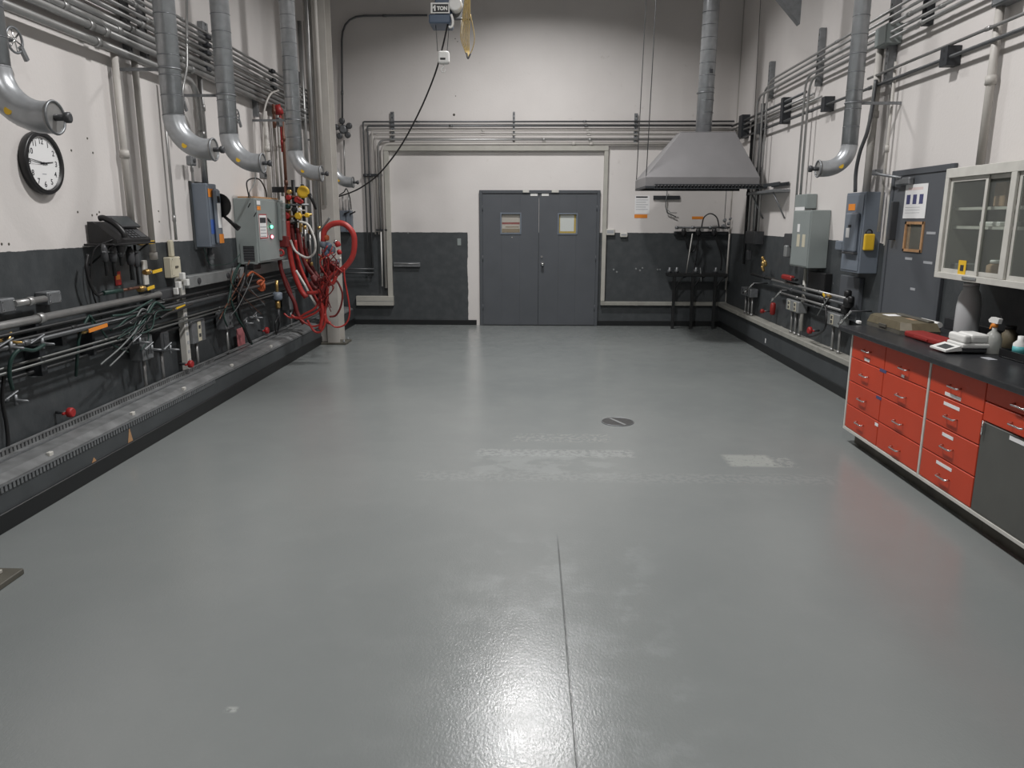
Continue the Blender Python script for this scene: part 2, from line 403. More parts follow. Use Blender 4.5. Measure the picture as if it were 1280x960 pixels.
# signs seen in the door windows
t = thing('door_notice', 'white and red notice in the left square window of the grey double door', 'notice', (pa.x+.14, D-.008, pa.z))
MB().box((pa.x+.004, D-.0075, pa.z+.004), (pb.x-.004, D-.0055, pb.z-.004)).build('sheet', 'paper_pink', t)
hh = pb.z-pa.z
MB().box((pa.x+.006, D-.0079, pa.z+.45*hh), (pb.x-.006, D-.0076, pa.z+.56*hh)).build('red_band', 'red', t)
MB().box((pa.x+.006, D-.0079, pa.z+.02*hh), (pb.x-.006, D-.0076, pa.z+.22*hh)).build('brown_band', 'cardboard', t)
MB().box((pa.x+.06, D-.0079, pa.z+.28*hh), (pb.x-.02, D-.0076, pa.z+.34*hh)).build('brown_band', 'cardboard', t)
t = thing('door_notice', 'white sheet taped in the right square window of the grey double door', 'notice', (pc.x+.14, D-.046, pc.z))
MB().box((pc.x+.005, D-.0078, pc.z+.0), (pd.x-.005, D-.0058, pd.z)).build('yellow_backing', 'yellow', t)
MB().box((pc.x+.02, D-.0082, pc.z+.03), (pd.x-.035, D-.0079, pd.z-.01)).build('sheet', 'paper', t)

# ---------------------------------------------------------------- back wall raceway (frame around the door) and bottom channel
def raceway_back():
    t = thing('wire_raceway', 'beige square raceway framing the grey double door on the back wall', 'raceway', (0, D, .35))
    zt0 = B(600, 188.5, .06).z; zt1 = B(600, 182.5, .06).z
    xl0, xl1 = B(482.5, 290, .06).x, B(488.5, 290, .06).x
    xr0, xr1 = B(753, 290, .06).x, B(758, 290, .06).x
    MB().box((xl0, D-.065, zt0), (xr1, D, zt1), .004).build('top_channel', 'beige_race', t)
    MB().box((xl0, D-.06, .44), (xl1, D, zt0), .004).build('upright_channel', 'beige_race', t)
    MB().box((xr0, D-.06, .41), (xr1, D, zt0), .004).build('upright_channel', 'beige_race', t)
    xe = B(441, 380, .08).x
    m = MB().box((XLF+.06, D-.09, .325), (xl1+.01, D, .48), .004); m.build('wide_channel', 'beige_race', t)
    MB().box((XLF+.06, D-.092, .395), (xl1+.01, D-.09, .402)).build('cover_seam', 'grey_race', t)
    return xr0
xr0 = raceway_back()
t = thing('wire_raceway', 'beige raceway at knee height under the fume hood, running into the corner', 'raceway', (2, D, .35))
MB().box((xr0, D-.07, .345), (XR-.001, D-.001, .405), .004).build('channel', 'race_dim', t)
for q in (1.7, 2.5): MB().box((q, D-.073, .343), (q+.05, D-.001, .407), .003).build('joint_cover', 'race_dim', t)
t = thing('wire_raceway', 'long beige raceway on the curb of the right wall', 'raceway', (3.1, 8, .335))
MB().box((3.06, 3.2, .337), (XR-.001, D-.08, .395), .006).build('channel', 'race_dim', t)
for yy in (11.2, 9.6, 8.0, 6.6): MB().box((3.057, yy, .337), (XR-.001, yy+.05, .398), .003).build('joint_cover', 'race_dim', t)

# ---------------------------------------------------------------- left trough on the curb
t = thing('slotted_wire_trough', 'long grey slotted wiring trough lying on the left wall curb', 'wire trough', (-3.1, 6, .255))
MB().prism([(XL+.02, 1.5, .257), (XLF+.0, 1.5, .257), (XLF+.0, 1.5, .272), (XLF-.06, 1.5, .30), (XL+.16, 1.5, .31), (XL+.02, 1.5, .31)], (0, 10.9, 0)).build('trough_cover', 'trough', t)
m = MB(); y = 2.2
while y < 7.4: m.box((XL+.12, y, .31), (XL+.135, y+.022, .345)); y += .036
m.box((XL+.118, 1.5, .342), (XL+.137, 11.5, .35)).build('slotted_rail', 'trough', t)
m = MB(); y = 2.2
while y < 6.8: m.box((XLF+.0005, y, .222), (XLF+.007, y+.02, .256)); y += .034
m.box((XLF+.0005, 1.5, .256), (XLF+.009, 12.2, .262)).build('slotted_lip', 'strut', t)
m = MB().box((XL+.19, 1.5, .3085), (XL+.205, 11.8, .318)).build('cover_ridge', 'strut', t)
for px, py in ((63, 569), (166, 517), (230, 486), (290, 458), (339, 434)):
    p = onX(px, py, XLF-.03); MB().box((XLF-.045, p.y-.02, .28), (XLF-.02, p.y+.02, .306), .003).build('cover_clip', 'offwhite', t)

# ---------------------------------------------------------------- wear marks on the left curb face
for (px, py, w, h, lab) in ((162, 543, .035, .1, 'tan paint chip with a pointed top on the left curb face, largest of the chips'), (117, 573, .028, .03, 'small tan paint chip low on the left curb face')):
    p = onX(px, py, XLF); z0 = .112
    tag(MB().prism([(XLF+.0008, p.y-w, z0), (XLF+.0008, p.y+w, z0), (XLF+.0008, p.y+w*.2, z0+h), (XLF+.0008, p.y-w*.1, z0+h*.95)], (.0008, 0, 0)).build('paint_chip', 'wood'), lab, 'paint chip', 'chips on the left curb')

# ---------------------------------------------------------------- steel columns
def column(Y, X, label, top=CEIL-.02, pipes=True):
    t = thing('steel_column', label, 'column', (X, Y, 0))
    MB().box((X-.33, Y-.17, 0), (X+.24, Y+.17, .03), .004).build('base_plate', 'kick', t)
    m = MB(); w, d = .15, .15
    m.box((X-.02, Y-d, .03), (X+w, Y-d+.014, top)).box((X-.02, Y+d-.014, .03), (X+w, Y+d, top)).box((X+w/2-.01, Y-d+.014, .03), (X+w/2, Y+d-.014, top))
    m.build('flanged_post', 'painted_pipe', t)
    MB().box((X-.14, Y-.1, .03), (X-.03, Y+.06, top), .006).build('side_channel', 'painted_pipe', t)
    if pipes:
        MB().cyl((X-.085, Y-.13, .3), (X-.085, Y-.13, top), .03, 12).build('riser_pipe', 'conduit', t)
        MB().cyl((X+.045, Y-.20, 1.9), (X+.045, Y-.20, top), .028, 12).build('riser_pipe', 'painted_pipe', t)
    for sx in (-.26, .2):
        for sy_ in (-.12, .12): MB().lathe((X+sx, Y+sy_, .03), (0, 0, 1), [(0, .02), (.015, .02), (.016, .01), (.035, .01)], 6).build('anchor_bolt', 'strut', t)
    return t
pc_ = onZ(413, 430)
CX, CYY = pc_.x, pc_.y+.1
column(CYY, CX, 'beige painted steel column on a base plate beside the red hoses')
pn = onZ(31, 717)
t = thing('steel_column', 'steel column base plate with beige post at the left edge of the floor', 'column', (pn.x-.15, pn.y-.17, 0))
MB().box((pn.x-.45, pn.y-.36, 0), (pn.x, pn.y, .03), .004).build('base_plate', 'kick', t)
MB().box((pn.x-.43, pn.y-.30, .03), (pn.x-.07, pn.y-.05, .048), .003).build('leveling_plate', 'beige_race', t)
MB().box((pn.x-.39, pn.y-.26, .045), (pn.x-.19, pn.y-.24, CEIL-.02)).box((pn.x-.39, pn.y-.10, .045), (pn.x-.19, pn.y-.08, CEIL-.02)).box((pn.x-.3, pn.y-.24, .045), (pn.x-.285, pn.y-.1, CEIL-.02)).build('flanged_post', 'painted_pipe', t)
for sx in (-.13,): MB().lathe((pn.x+sx, pn.y-.14, .045), (0, 0, 1), [(0, .02), (.015, .02), (.016, .01), (.03, .01)], 6).build('anchor_bolt', 'strut', t)

# ---------------------------------------------------------------- floor drain
p = onZ(772, 527.5)
t = thing('floor_drain', 'round iron drain cover set in the grey floor', 'drain', (p.x, p.y, 0))
MB().lathe((p.x, p.y, 0), (0, 0, 1), [(0, .135), (.004, .135), (.0045, .13)], 36).build('drain_cover', 'exit_dim', t)
MB().ring((p.x, p.y, .003), (0, 0, 1), .138, .004, 36).build('drain_rim', 'strut', t)
MB().box((p.x-.12, p.y-.012, .0046), (p.x+.12, p.y+.012, .006), rot=Matrix.Rotation(-1.1, 3, 'Z')).build('cross_bar', 'grey_race', t)

# ---------------------------------------------------------------- exhaust ducts
def duct(Y, X, r, end, zt, label, s=1, bz=None, seams=True, damper='knob'):
    """end: pixel of the open end centre; s=+1 opens to +X"""
    e = onY(end[0], end[1], Y); z = e.z; R_ = .26 if r > .07 else .2
    t = thing('exhaust_duct', label, 'duct', (X, Y, z-r), 'spiral exhaust drops along the walls')
    n = 10; pts = [(X, Y, zt)]
    pts.append((X, Y, z+R_))
    pts = [V(p) for p in pts]
    dm = MB().cyl(pts[1], pts[0], r, 24); zz = z+R_; nf = len(dm.bm.faces)
    while zz < zt:
        dm.ring((X, Y, zz), (0, 0, 1), r*1.002, .0035, 24, 4); zz += .15
    dm.second('galv_seam', nf).build('duct_pipe', 'galv', t)
    el = []
    for k in range(n+1):
        a = PI/2*k/n; el.append(V((X+s*R_*(1-math.cos(a)), Y, z+R_-R_*math.sin(a))))
    xe = max(s*e.x, s*(X+s*R_)+.05)*s
    el.append(V((xe, Y, z)))
    MB().sweep(el, r*1.02, 24, cap=False).build('elbow', 'galv', t)
    MB().lathe((xe-s*.02, Y, z), (s, 0, 0), [(0, r*1.04), (.012, r*1.04), (.014, r*.98)], 24).build('end_cap', 'conduit', t)
    MB().ring((xe-s*.005, Y, z), (1, 0, 0), r*1.03, .008, 24).build('end_ring', 'strut', t)
    dk = MB().cyl((xe-s*.02, Y, z), (xe+s*.055, Y, z), .018, 10)
    dk.lathe((xe+s*.045, Y, z), (s, 0, 0), [(0, .022), (.012, .03), (.03, .03), (.036, .02)], 10).build('damper_knob', 'dkgrey', t)
    MB().lathe((X+s*R_*.35+s*.012, Y-r*1.0+.003, z+R_*.1), (0, -1, 0), [(0, .022), (.003, .022)], 16).build('round_sticker', 'yellow', t)
    # hanger strap to the wall
    for zs in (z+R_+.35,):
        xw = XL+.001 if s > 0 else XR-.001
        MB().box((min(X-s*r, xw), Y-.012, zs-.012), (max(X-s*r, xw), Y+.012, zs+.012)).ring((X, Y, zs), (0, 0, 1), r*1.03, .007, 20).build('wall_bracket', 'strut', t)
    # small blast gate wheel at the wall side
    return t
duct(4.25, -2.9, .083, (62, 147), 6.599, 'grey spiral exhaust duct with an open elbow above the wall clock')
duct(6.3, -2.88, .083, (263, 187), 6.599, 'wide grey exhaust duct ending above the blue-grey lever switch, second from the left')
duct(7.4, -2.87, .085, (318, 204), 6.599, 'grey exhaust duct curving out above the control panel with green lamp')
duct(9.35, -2.84, .088, (388, 217), 6.599, 'grey exhaust duct ending above the red hose manifold')
duct(11.6, -2.98, .075, (437, 228), 6.58, 'short grey duct elbow peeking from behind the beige column')
duct(7.0, 2.79, .068, (1022, 211), 6.599, 'grey spiral exhaust duct curving left on the right wall', s=-1)

# damper hand-chain wheels at the left wall behind ducts
def wheel(p, r, label, ax=(1, 0, 0)):
    t = thing('hand_wheel', label, 'valve wheel', p, 'round damper wheels on the left wall')
    MB().ring(p, ax, r, .008, 20).build('rim', 'strut', t)
    m = MB(); a = V(ax).normalized(); u = a.orthogonal().normalized(); w = a.cross(u)
    for k in range(3):
        d = u*math.cos(PI*k/3)+w*math.sin(PI*k/3); m.cyl(V(p)-d*r, V(p)+d*r, .005, 6)
    m.build('spokes', 'chrome', t)
    MB().cyl(V(p), V((XL+.001, p.y, p.z)), .014, 8).build('stem', 'strut', t)
    MB().box(V(p)+V((-.01, .06, -.11)), V(p)+V((.01, .09, -.02)), rot=Matrix.Rotation(.6, 3, 'X')).build('lever', 'strut', t)
wheel(L(18, 50, .1), .075, 'round damper wheel behind the duct above the clock')
wheel(L(226, 122, .1), .06, 'round damper wheel behind the second duct from the left')
wheel(L(296, 145, .1), .07, 'round damper wheel behind the duct over the control panel')

# ---------------------------------------------------------------- left wall overhead conduits
names_ = ['topmost', 'second from top', 'third from top', 'fourth from top', 'fifth from top', 'sixth from top', 'seventh from top', 'eighth from top']
Ys = (61, 67, 73, 81, 88, 97.5, 104, 110.5)
rs = (.014, .014, .018, .016, .020, .026, .024, .028)
for i, (yy, r) in enumerate(zip(Ys, rs)):
    z = L(292, yy, .09).z
    pipe([(XL+.09, 2.0, z), (XL+.09, 11.9, z)], r, 'conduit', f'grey overhead conduit on the left wall, {names_[i]} of the stacked runs', couple=(.18+.03*i, .42+.02*i, .55-.02*i), bend=0, group='overhead conduits on the left wall')
zA = L(144, 62, .09).z
pA = L(246, 100, .09)
pipe([(XL+.09, 1.5, zA), (XL+.09, pA.y, zA), (XL+.09, pA.y, L(265, 232, .09).z)], .03, 'conduit', 'thick lowest overhead conduit bending down to the blue-grey lever switch', couple=(.5, .72, 1.5), bend=.25)
# strut uprights
def strut(p0, p1, w, label, side='L', mt='strut', name='strut_channel', grp='strut channels holding conduits', d=.04):
    if side == 'L': lo, hi = (XL+.001, p0.y-w/2, p1.z), (XL+d+.02, p0.y+w/2, p0.z)
    elif side == 'R': lo, hi = (XR-d-.02, p0.y-w/2, p1.z), (XR-.001, p0.y+w/2, p0.z)
    else: lo, hi = (p0.x-w/2, D-d, p1.z), (p0.x+w/2, D-.001, p0.z)
    t = thing(name, label, 'strut', ((lo[0]+hi[0])/2, (lo[1]+hi[1])/2, lo[2]), grp)
    MB().box(lo, hi, .003).build('channel', mt, t)
    m = MB(); z = lo[2]+.04
    while z < hi[2]-.03:
        if side == 'B': m.box((p0.x-.008, lo[1]-.001, z), (p0.x+.008, lo[1], z+.02))
        else:
            x = hi[0] if side == 'L' else lo[0]; m.box((x-.001, p0.y-.008, z), (x+.001, p0.y+.008, z+.02))
        z += .06
    m.build('slots', 'black', t)
    return t
strut(L(145, -40), L(146, 66), .05, 'grey strut upright holding the conduits left of the second duct')
strut(L(166, -40), L(168, 72), .05, 'grey strut upright just left of the wide second duct')
strut(L(199, 60), L(200, 98), .05, 'short dark strut end behind the second duct', mt='dk_strut')
strut(L(249, 28), L(251, 92), .12, 'wide grey strut plate between the second and third duct')
strut(L(315, 112), L(317, 146), .06, 'short grey strut hanging below the conduits right of the third duct')
strut(L(373, 90), L(374, 104), .06, 'small strut piece right of the fourth duct')
strut(L(389, 106), L(390, 158), .06, 'dark strut clamp holding conduit ends near the beige column', mt='dk_strut')
for i, yy in enumerate((46, 56, 66, 86)):
    p = L(258, yy, .1); tag(MB().box((p.x-.03, p.y-.03, p.z-.02), (p.x+.03, p.y+.06, p.z+.02), .006).build('conduit_clamp', 'dk_strut'), 'black conduit clamp beside the wide strut plate on the left wall', 'clamp', 'black clamps beside the strut plate')
for i, (xx, yy) in enumerate(((340, 89), (341, 100), (342, 110))):
    p = L(xx, yy, .1); tag(MB().box((p.x-.03, p.y-.05, p.z-.02), (p.x+.03, p.y+.05, p.z+.02), .006).build('conduit_clamp', 'dk_strut'), 'black conduit clamp left of the fourth duct', 'clamp', 'black clamps left of the fourth duct')

# vertical conduits on the left wall
def vrun(side, a, b, r, label, mt='conduit', off=.06, couple=(.4,), name='vertical_conduit', box_=None):
    pa_ = (L if side == 'L' else R)(a[0], a[1], off); pb_ = (L if side == 'L' else R)(b[0], b[1], off)
    y = (pa_.y+pb_.y)/2
    return pipe([(pa_.x, y, pa_.z), (pa_.x, y, pb_.z)], r, mt, label, couple=couple, bend=0, name=name)
vrun('L', (145, 66), (162, 281), .028, 'beige painted vertical conduit above the desk phone, left of the pair', 'painted_pipe', couple=(.58,))
vrun('L', (171, 72), (189, 325), .026, 'vertical grey conduit right of the desk phone', 'painted_pipe', couple=(.98,))
vrun('L', (203, 100), (219, 300), .013, 'thin vertical conduit dropping to the beige outlet box', 'conduit', couple=(.86,))
vrun('L', (249, 90), (258, 200), .024, 'vertical conduit beside the thick bent conduit behind the second duct', 'conduit')
vrun('L', (238, 198), (242, 229), .012, 'thin conduit stub entering the top of the blue-grey lever switch', 'conduit')
vrun('L', (333, 140), (336, 255), .03, 'light vertical conduit above the control panel, left of the group', 'painted_pipe')
vrun('L', (345, 140), (345, 255), .02, 'middle light vertical conduit above the control panel', 'painted_pipe')
vrun('L', (350, 140), (350, 245), .018, 'light vertical conduit right above the control panel edge', 'painted_pipe')
for (px, py, lab) in ((239, 201, 'small junction body under the second duct elbow'), (329, 219, 'small junction body under the third duct elbow')):
    p = L(px, py, .1); t = thing('conduit_fitting', lab, 'junction box', p-V((0, 0, .04)))
    MB().box(p-V((.03, .05, .045)), p+V((.03, .05, .045)), .01).build('body', 'strut', t)
    MB().lathe(p+V((.03, 0, 0)), (1, 0, 0), [(0, .02), (.01, .02)], 10).build('plug', 'dkgrey', t)
vrun('L', (378, 30), (385, 300), .03, 'dark vertical conduit between the fourth duct and the beige column, left one', 'conduit', .1)
vrun('L', (385, 30), (392, 300), .024, 'dark vertical conduit between the fourth duct and the beige column, right one', 'conduit_dk', .12)
# stay rods
pipe([L(233, -30, .2), L(234, 85, .2), L(228, 112, .2), L(227, 160, .15)], .012, 'conduit', 'thin bent grey conduit running down beside the second duct', couple=(.7,), bend=.08)
hose('white_cable', [L(348, 113, .15), L(338, 118, .15), L(331, 135, .12), L(329, 160, .1), L(329, 215, .08)], .012, 'painted_pipe', 'light curved flexible conduit looping down left of the fourth duct', 'cable')
# red and brown vertical risers near duct 4
for (x0, x1_, r, mt, lab, y0, y1) in ((341, 344, .018, 'copper', 'dark rusty vertical pipe left of the fourth duct', 130, 160), (353, 358, .02, 'copper', 'rust brown vertical pipe feeding the red hose manifold', 140, 250), (349, 353, .012, 'red', 'thin red vertical pipe beside the fourth duct', 130, 190)):
    a, b = L(x0, y0, .15), L(x1_, y1, .15); y = (a.y+b.y)/2
    pipe([(a.x, y, a.z), (a.x, y, b.z)], r, mt, lab, cat='pipe', name='riser_pipe', bend=0, couple=(.3, .8))
p = L(347, 137, .15)
t = thing('gas_regulator', 'red bell shaped regulator at the left of the fourth duct', 'regulator', p-V((0, 0, .08)))
MB().lathe(p-V((0, 0, .06)), (0, 0, 1), [(0, .05), (.02, .07), (.07, .06), (.11, .03), (.12, .01)], 16).build('bell', 'red', t)
MB().box(p+V((-.04, -.06, -.2)), p+V((.04, .05, -.1)), .01).build('body', 'strut', t)

# ---------------------------------------------------------------- clock
def clock():
    c = L(47, 203, 0); c.z -= .005; R_ = .208
    t = thing('wall_clock', 'round wall clock with black rim and white dial on the left wall', 'clock', (XL, c.y, c.z-R_))
    MB().lathe((XL+.001, c.y, c.z), (1, 0, 0), [(0, R_*.96), (.02, R_), (.045, R_), (.055, R_*.97), (.057, R_*.86), (.035, R_*.84)], 48).build('rim', 'black', t)
    MB().lathe((XL+.034, c.y, c.z), (1, 0, 0), [(0, R_*.85), (.0035, R_*.85)], 48).build('dial', 'paper', t)
    me = []
    for h in range(1, 13):
        a = 2*PI*h/12
        text_obj('numeral', str(h), .052, (XL+.0382, c.y+math.sin(a)*R_*.67, c.z+math.cos(a)*R_*.67), ROT_L, 'ink', t, bold=.0006)
    m = MB()
    for k in range(60):
        a = 2*PI*k/60; r1 = R_*.84; r0 = R_*(.79 if k % 5 == 0 else .815)
        d = V((0, math.sin(a), math.cos(a))); m.cyl(V((XL+.038, c.y, c.z))+d*r0, V((XL+.038, c.y, c.z))+d*r1, .0009, 4)
    m.build('minute_marks', 'ink', t)
    def hand(name, ang, ln, w, back, x):
        d = V((0, math.sin(ang), math.cos(ang))); s_ = V((0, math.cos(ang), -math.sin(ang))); o = V((XL+x, c.y, c.z))
        MB().prism([o-d*back-s_*w, o+d*ln-s_*w*.45, o+d*ln+s_*w*.45, o-d*back+s_*w], (.0015, 0, 0)).build(name, 'ink', t)
    hand('hour_hand', 2*PI*(2+46/60)/12, R_*.52, .005, .03, .041)
    hand('minute_hand', 2*PI*46.3/60, R_*.78, .0038, .035, .0435)
    hand('second_hand', 2*PI*44.8/60, R_*.74, .0014, .05, .046)
    MB().lathe((XL+.04, c.y, c.z), (1, 0, 0), [(0, .008), (.009, .006)], 12).build('hub', 'ink', t)
    MB().box((XL+.0378, c.y-.022, c.z-.074), (XL+.0384, c.y+.022, c.z-.068)).build('maker_mark', 'grey_print', t)
clock()

# ---------------------------------------------------------------- desk phone on a wall shelf
def phone():
    a = L(122, 303, .12); b = L(176, 296, .12); z = a.z-.01
    y0, y1 = a.y, b.y
    t = thing('wall_shelf', 'small black bracket shelf under the desk phone', 'shelf', (XL+.15, (y0+y1)/2, z-.02))
    MB().box((XL+.01, y0, z-.015), (XL+.24, y1, z), .004).build('board', 'black', t)
    for yy in (y0+.05, y1-.05): MB().cyl((XL+.01, yy, z-.16), (XL+.2, yy, z-.015), .008, 8).build('bracket', 'black', t)
    yc = (y0+y1)/2; t = thing('desk_phone', 'black office phone with raised display on the small wall shelf', 'telephone', (XL+.15, yc, z))
    w = (y1-y0)*.40
    MB().prism([(XL+.02, yc-w, z+.001), (XL+.23, yc-w, z+.001), (XL+.23, yc-w, z+.025), (XL+.06, yc-w, z+.16), (XL+.02, yc-w, z+.16)], (0, 2*w, 0)).build('phone_body', 'black', t)
    n = V((.135, 0, .17)).normalized(); u = V((-.17, 0, .135)).normalized()
    def onface(s_, y, lift): return V((XL+.23, yc+y, z+.025))+u*s_+n*lift
    def pad(s0, s1, ya, yb, lift, th, name, mt):
        p = [onface(s0, ya, lift), onface(s1, ya, lift), onface(s1, yb, lift), onface(s0, yb, lift)]; MB().prism(p, n*th).build(name, mt, t)
    pad(.12, .25, -w*.15, w*1.05, .012, .018, 'display_housing', 'dkgrey'); pad(.135, .235, -w*.05, w*.92, .031, .001, 'display', 'screen')
    for i in range(4):
        for j in range(3): pad(.015+i*.026, .033+i*.026, -w*.05+j*.05, -w*.05+j*.05+.035, .001, .005, 'key', 'dkgrey')
    pad(.02, .11, w*.55, w*.9, .001, .003, 'line_keys', 'dkgrey')
    hp = [onface(s_, -w*.62, h_) for s_, h_ in ((-.0, .02), (.03, .045), (.11, .06), (.2, .045), (.23, .02))]
    MB().sweep(spline(hp), .022, 10, radii=None).build('handset', 'black', t)
    return yc, z
yc, zph = phone()
hose('phone_cord', [(XL+.2, yc-.25, zph+.03), (XL+.1, yc-.34, zph-.05), (XL+.06, yc-.36, zph-.3), (XL+.05, yc-.26, zph-.55), (XL+.05, yc-.2, zph-.62)], .006, 'black', 'thin black cord hanging from the desk phone shelf', 'cord')
# tools and hoses hanging under the shelf
for i, (px, y0, y1, r) in enumerate(((131, 306, 345, .02), (141, 306, 345, .025), (150, 308, 332, .022), (163, 308, 350, .026), (170, 306, 356, .018))):
    a, b = L(px, y0, .16), L(px+1.5, y1, .16); y = (a.y+b.y)/2
    t = thing('hanging_torch', f'black gas torch hanging under the phone shelf, {["first", "second", "third", "fourth", "last"][i]} from the left', 'torch', (a.x, y, b.z), 'torches under the phone shelf')
    MB().cyl((a.x, y, a.z), (a.x, y, b.z), r*.6, 8).build('tube', 'black_iron', t)
    MB().lathe((a.x, y, a.z-(a.z-b.z)*.55), (0, 0, 1), [(0, r), (.04, r*1.25), (.1, r*1.2), (.13, r*.7)], 12).build('grip', 'dkgrey', t)
    MB().box((a.x-.005, y-.03, a.z-.06), (a.x+.02, y+.035, a.z-.045), .003).build('trigger', 'strut', t)
hose('grey_hose', [L(110, 318, .1), L(108, 335, .1), L(113, 355, .1), L(121, 368, .1), L(128, 367, .1)], .012, 'black', 'black hose looping below the phone to a green fitting', 'hose')
p, q = L(129, 366.5, .1), L(152, 363, .1)
tag(MB().cyl(p, q, .018, 10).build('hose_fitting', 'green_hose'), 'green tube fitting on the wall under the phone', 'fitting')
p = L(153, 348, .04); t = thing('warning_tag', 'small orange red tag on the dark wall under the phone', 'tag', p-V((0, 0, .05)))
MB().box((XL+.001, p.y-.045, p.z-.055), (XL+.006, p.y+.045, p.z+.055), .001).build('plate', 'red', t)
MB().box((XL+.006, p.y-.03, p.z-.01), (XL+.0065, p.y+.03, p.z+.03)).build('print_block', 'orange', t)

def ball_valve(p, label, lever=('yellow', V((0, .12, 0)), V((.03, 0, 0))), body='brass', axis=V((0, 1, 0)), r=.022):
    p = V(p); t = thing('ball_valve', label, 'valve', p-V((0, 0, r)))
    axis = V(axis)
    MB().lathe(p-axis*.045, axis, [(0, r), (.02, r), (.022, r*.8), (.03, r*1.2), (.06, r*1.2), (.068, r*.8), (.07, r), (.09, r)], 10).build('body', body, t)
    MB().cyl(p, p+lever[2]*1.1, .007, 6).build('stem', 'chrome', t)
    a = p+lever[2]; b = a+lever[1]; side = lever[1].cross(lever[2]).normalized()*.013; th = lever[2].normalized()*.006
    MB().prism([a-lever[1]*.1-side, b-side, b+side, a-lever[1]*.1+side], th).build('lever', lever[0], t)
    return t
ball_valve(L(184, 340, .1), 'valve with a long yellow lever right of the phone', ('yellow', V((0, .15, .01)), V((.05, 0, 0))))
ball_valve(L(177, 361, .1), 'valve with a yellow lever at the end of the short brown pipe', ('yellow', V((0, .11, .01)), V((.05, 0, 0))))
ball_valve(L(104, 413, .12), 'valve with an orange lever on the dark gas pipe at left', ('orange', V((0, .22, .01)), V((.05, 0, 0))))
ball_valve(L(176, 303, .1), 'valve with a yellow handle at the right end of the phone shelf', ('yellow', V((0, .12, 0)), V((.05, 0, 0))))
ball_valve(L(214, 386, .12), 'valve with a yellow green lever on the gas pipes beside the beige post', ('yellow', V((0, .16, .01)), V((.05, 0, 0))))
p = L(152, 363, .1); q = L(176, 361, .1); tag(MB().cyl(p, V((p.x, q.y-.04, p.z)), .012, 8).build('gas_pipe', 'copper'), 'short rusty pipe between the green fitting and yellow valve', 'pipe')
p = L(180, 340, 0); t = thing('switch_plate', 'tall beige switch plate behind the yellow valve lever', 'switch', (XL, p.y, p.z-.1))
MB().box((XL+.001, p.y-.04, p.z-.11), (XL+.02, p.y+.035, p.z+.1), .004).build('plate', 'offwhite', t)
MB().box((XL+.02, p.y-.012, p.z-.02), (XL+.03, p.y+.01, p.z+.02), .002).build('toggle', 'white', t)

# ---------------------------------------------------------------- left wall lower conduits and gas pipes
zc = L(0, 408, .1).z
pipe([(XL+.1, 2.2, zc), (XL+.1, L(199, 367, .1).y, zc)], .028, 'conduit', 'bright silver conduit running level under the phone to a grey box', couple=(.3, .62), bend=0)
zb_ = L(40, 376, .08).z
pipe([(XL+.08, L(18, 381, .08).y, zb_), (XL+.08, L(56, 373, .08).y, zb_)], .022, 'conduit', 'short silver conduit between two grey boxes at far left', couple=(.5,), bend=0)
def box_thing(side, p0, p1, depth, label, mt='strut', name='junction_box', lid=True, cat='junction box', bev=.006):
    """p0,p1 pixel corners (top-left, bottom-right) on the FRONT face"""
    fn = L if side == 'L' else R
    ym_, xm_ = (p0[1]+p1[1])/2, (p0[0]+p1[0])/2
    y0, y1 = sorted((fn(p0[0], ym_, depth).y, fn(p1[0], ym_, depth).y)); z0, z1 = sorted((fn(xm_, p0[1], depth).z, fn(xm_, p1[1], depth).z))
    x0, x1_ = (XL+.001, XL+depth) if side == 'L' else (XR-depth, XR-.001)
    t = thing(name, label, cat, ((x0+x1_)/2, (y0+y1)/2, z0))
    MB().box((x0, y0, z0), (x1_, y1, z1), bev).build('box_body', mt, t)
    if lid:
        xf = x1_ if side == 'L' else x0; s = 1 if side == 'L' else -1
        MB().box((xf, y0+.008, z0+.008), (xf+s*.004, y1-.008, z1-.008), .001).build('cover_plate', mt, t)
        m = MB()
        for yy in (y0+.02, y1-.02):
            for zz in (z0+.02, z1-.02): m.lathe((xf+s*.004, yy, zz), (s, 0, 0), [(0, .005), (.003, .004)], 8)
        m.build('screws', 'chrome', t)
    return t, x0, x1_, y0, y1, z0, z1
box_thing('L', (0, 373), (20, 391), .08, 'grey junction box at the far left end of the silver conduit', 'strut')
box_thing('L', (60, 364), (77, 380), .09, 'dark grey junction box below the clock on the short conduit', 'strut')
box_thing('L', (199, 361), (225, 377), .1, 'dark grey box at the end of the silver conduit', 'dkgrey')
glab = ['uppermost of the thin pipes', 'second of the thin pipes', 'third of the thin pipes', 'fourth of the thin pipes', 'fifth of the thin pipes', 'lowest of the thin pipes']
for i, (px, py, r, mt, off, Y1) in enumerate(((100, 399, .014, 'black_iron', .12, 10.6), (100, 412, .016, 'conduit_dk', .15, 10.6), (229, 377, .014, 'black_iron', .13, 11), (163, 416, .009, 'pipe_dim', .15, 10.8), (163, 421, .009, 'pipe_dim', .17, 10.2), (100, 447, .013, 'black_iron', .05, 9.6))):
    z = L(px, py, off).z
    pipe([(XL+off, 2.4, z), (XL+off, Y1, z)], r, mt, f'long gas pipe low on the dark left wall, {glab[i]}', cat='pipe', name='gas_pipe', couple=(.22+.05*i, .5+.04*i, .68), bend=0, group='gas pipes on the left wall')
for i, (px, y0, y1) in enumerate(((27, 398, 472), (60, 412, 432), (175, 362, 395), (98, 415, 445), (292, 352, 380))):
    strut(L(px, y0), L(px, y1), .06 if i != 3 else .03, f'black pipe support strut low on the left wall, {["first from the left", "second from the left", "under the yellow valve", "short thin one", "left of the red hoses"][i]}', mt='dk_strut', d=.09, grp='pipe supports on the left wall')
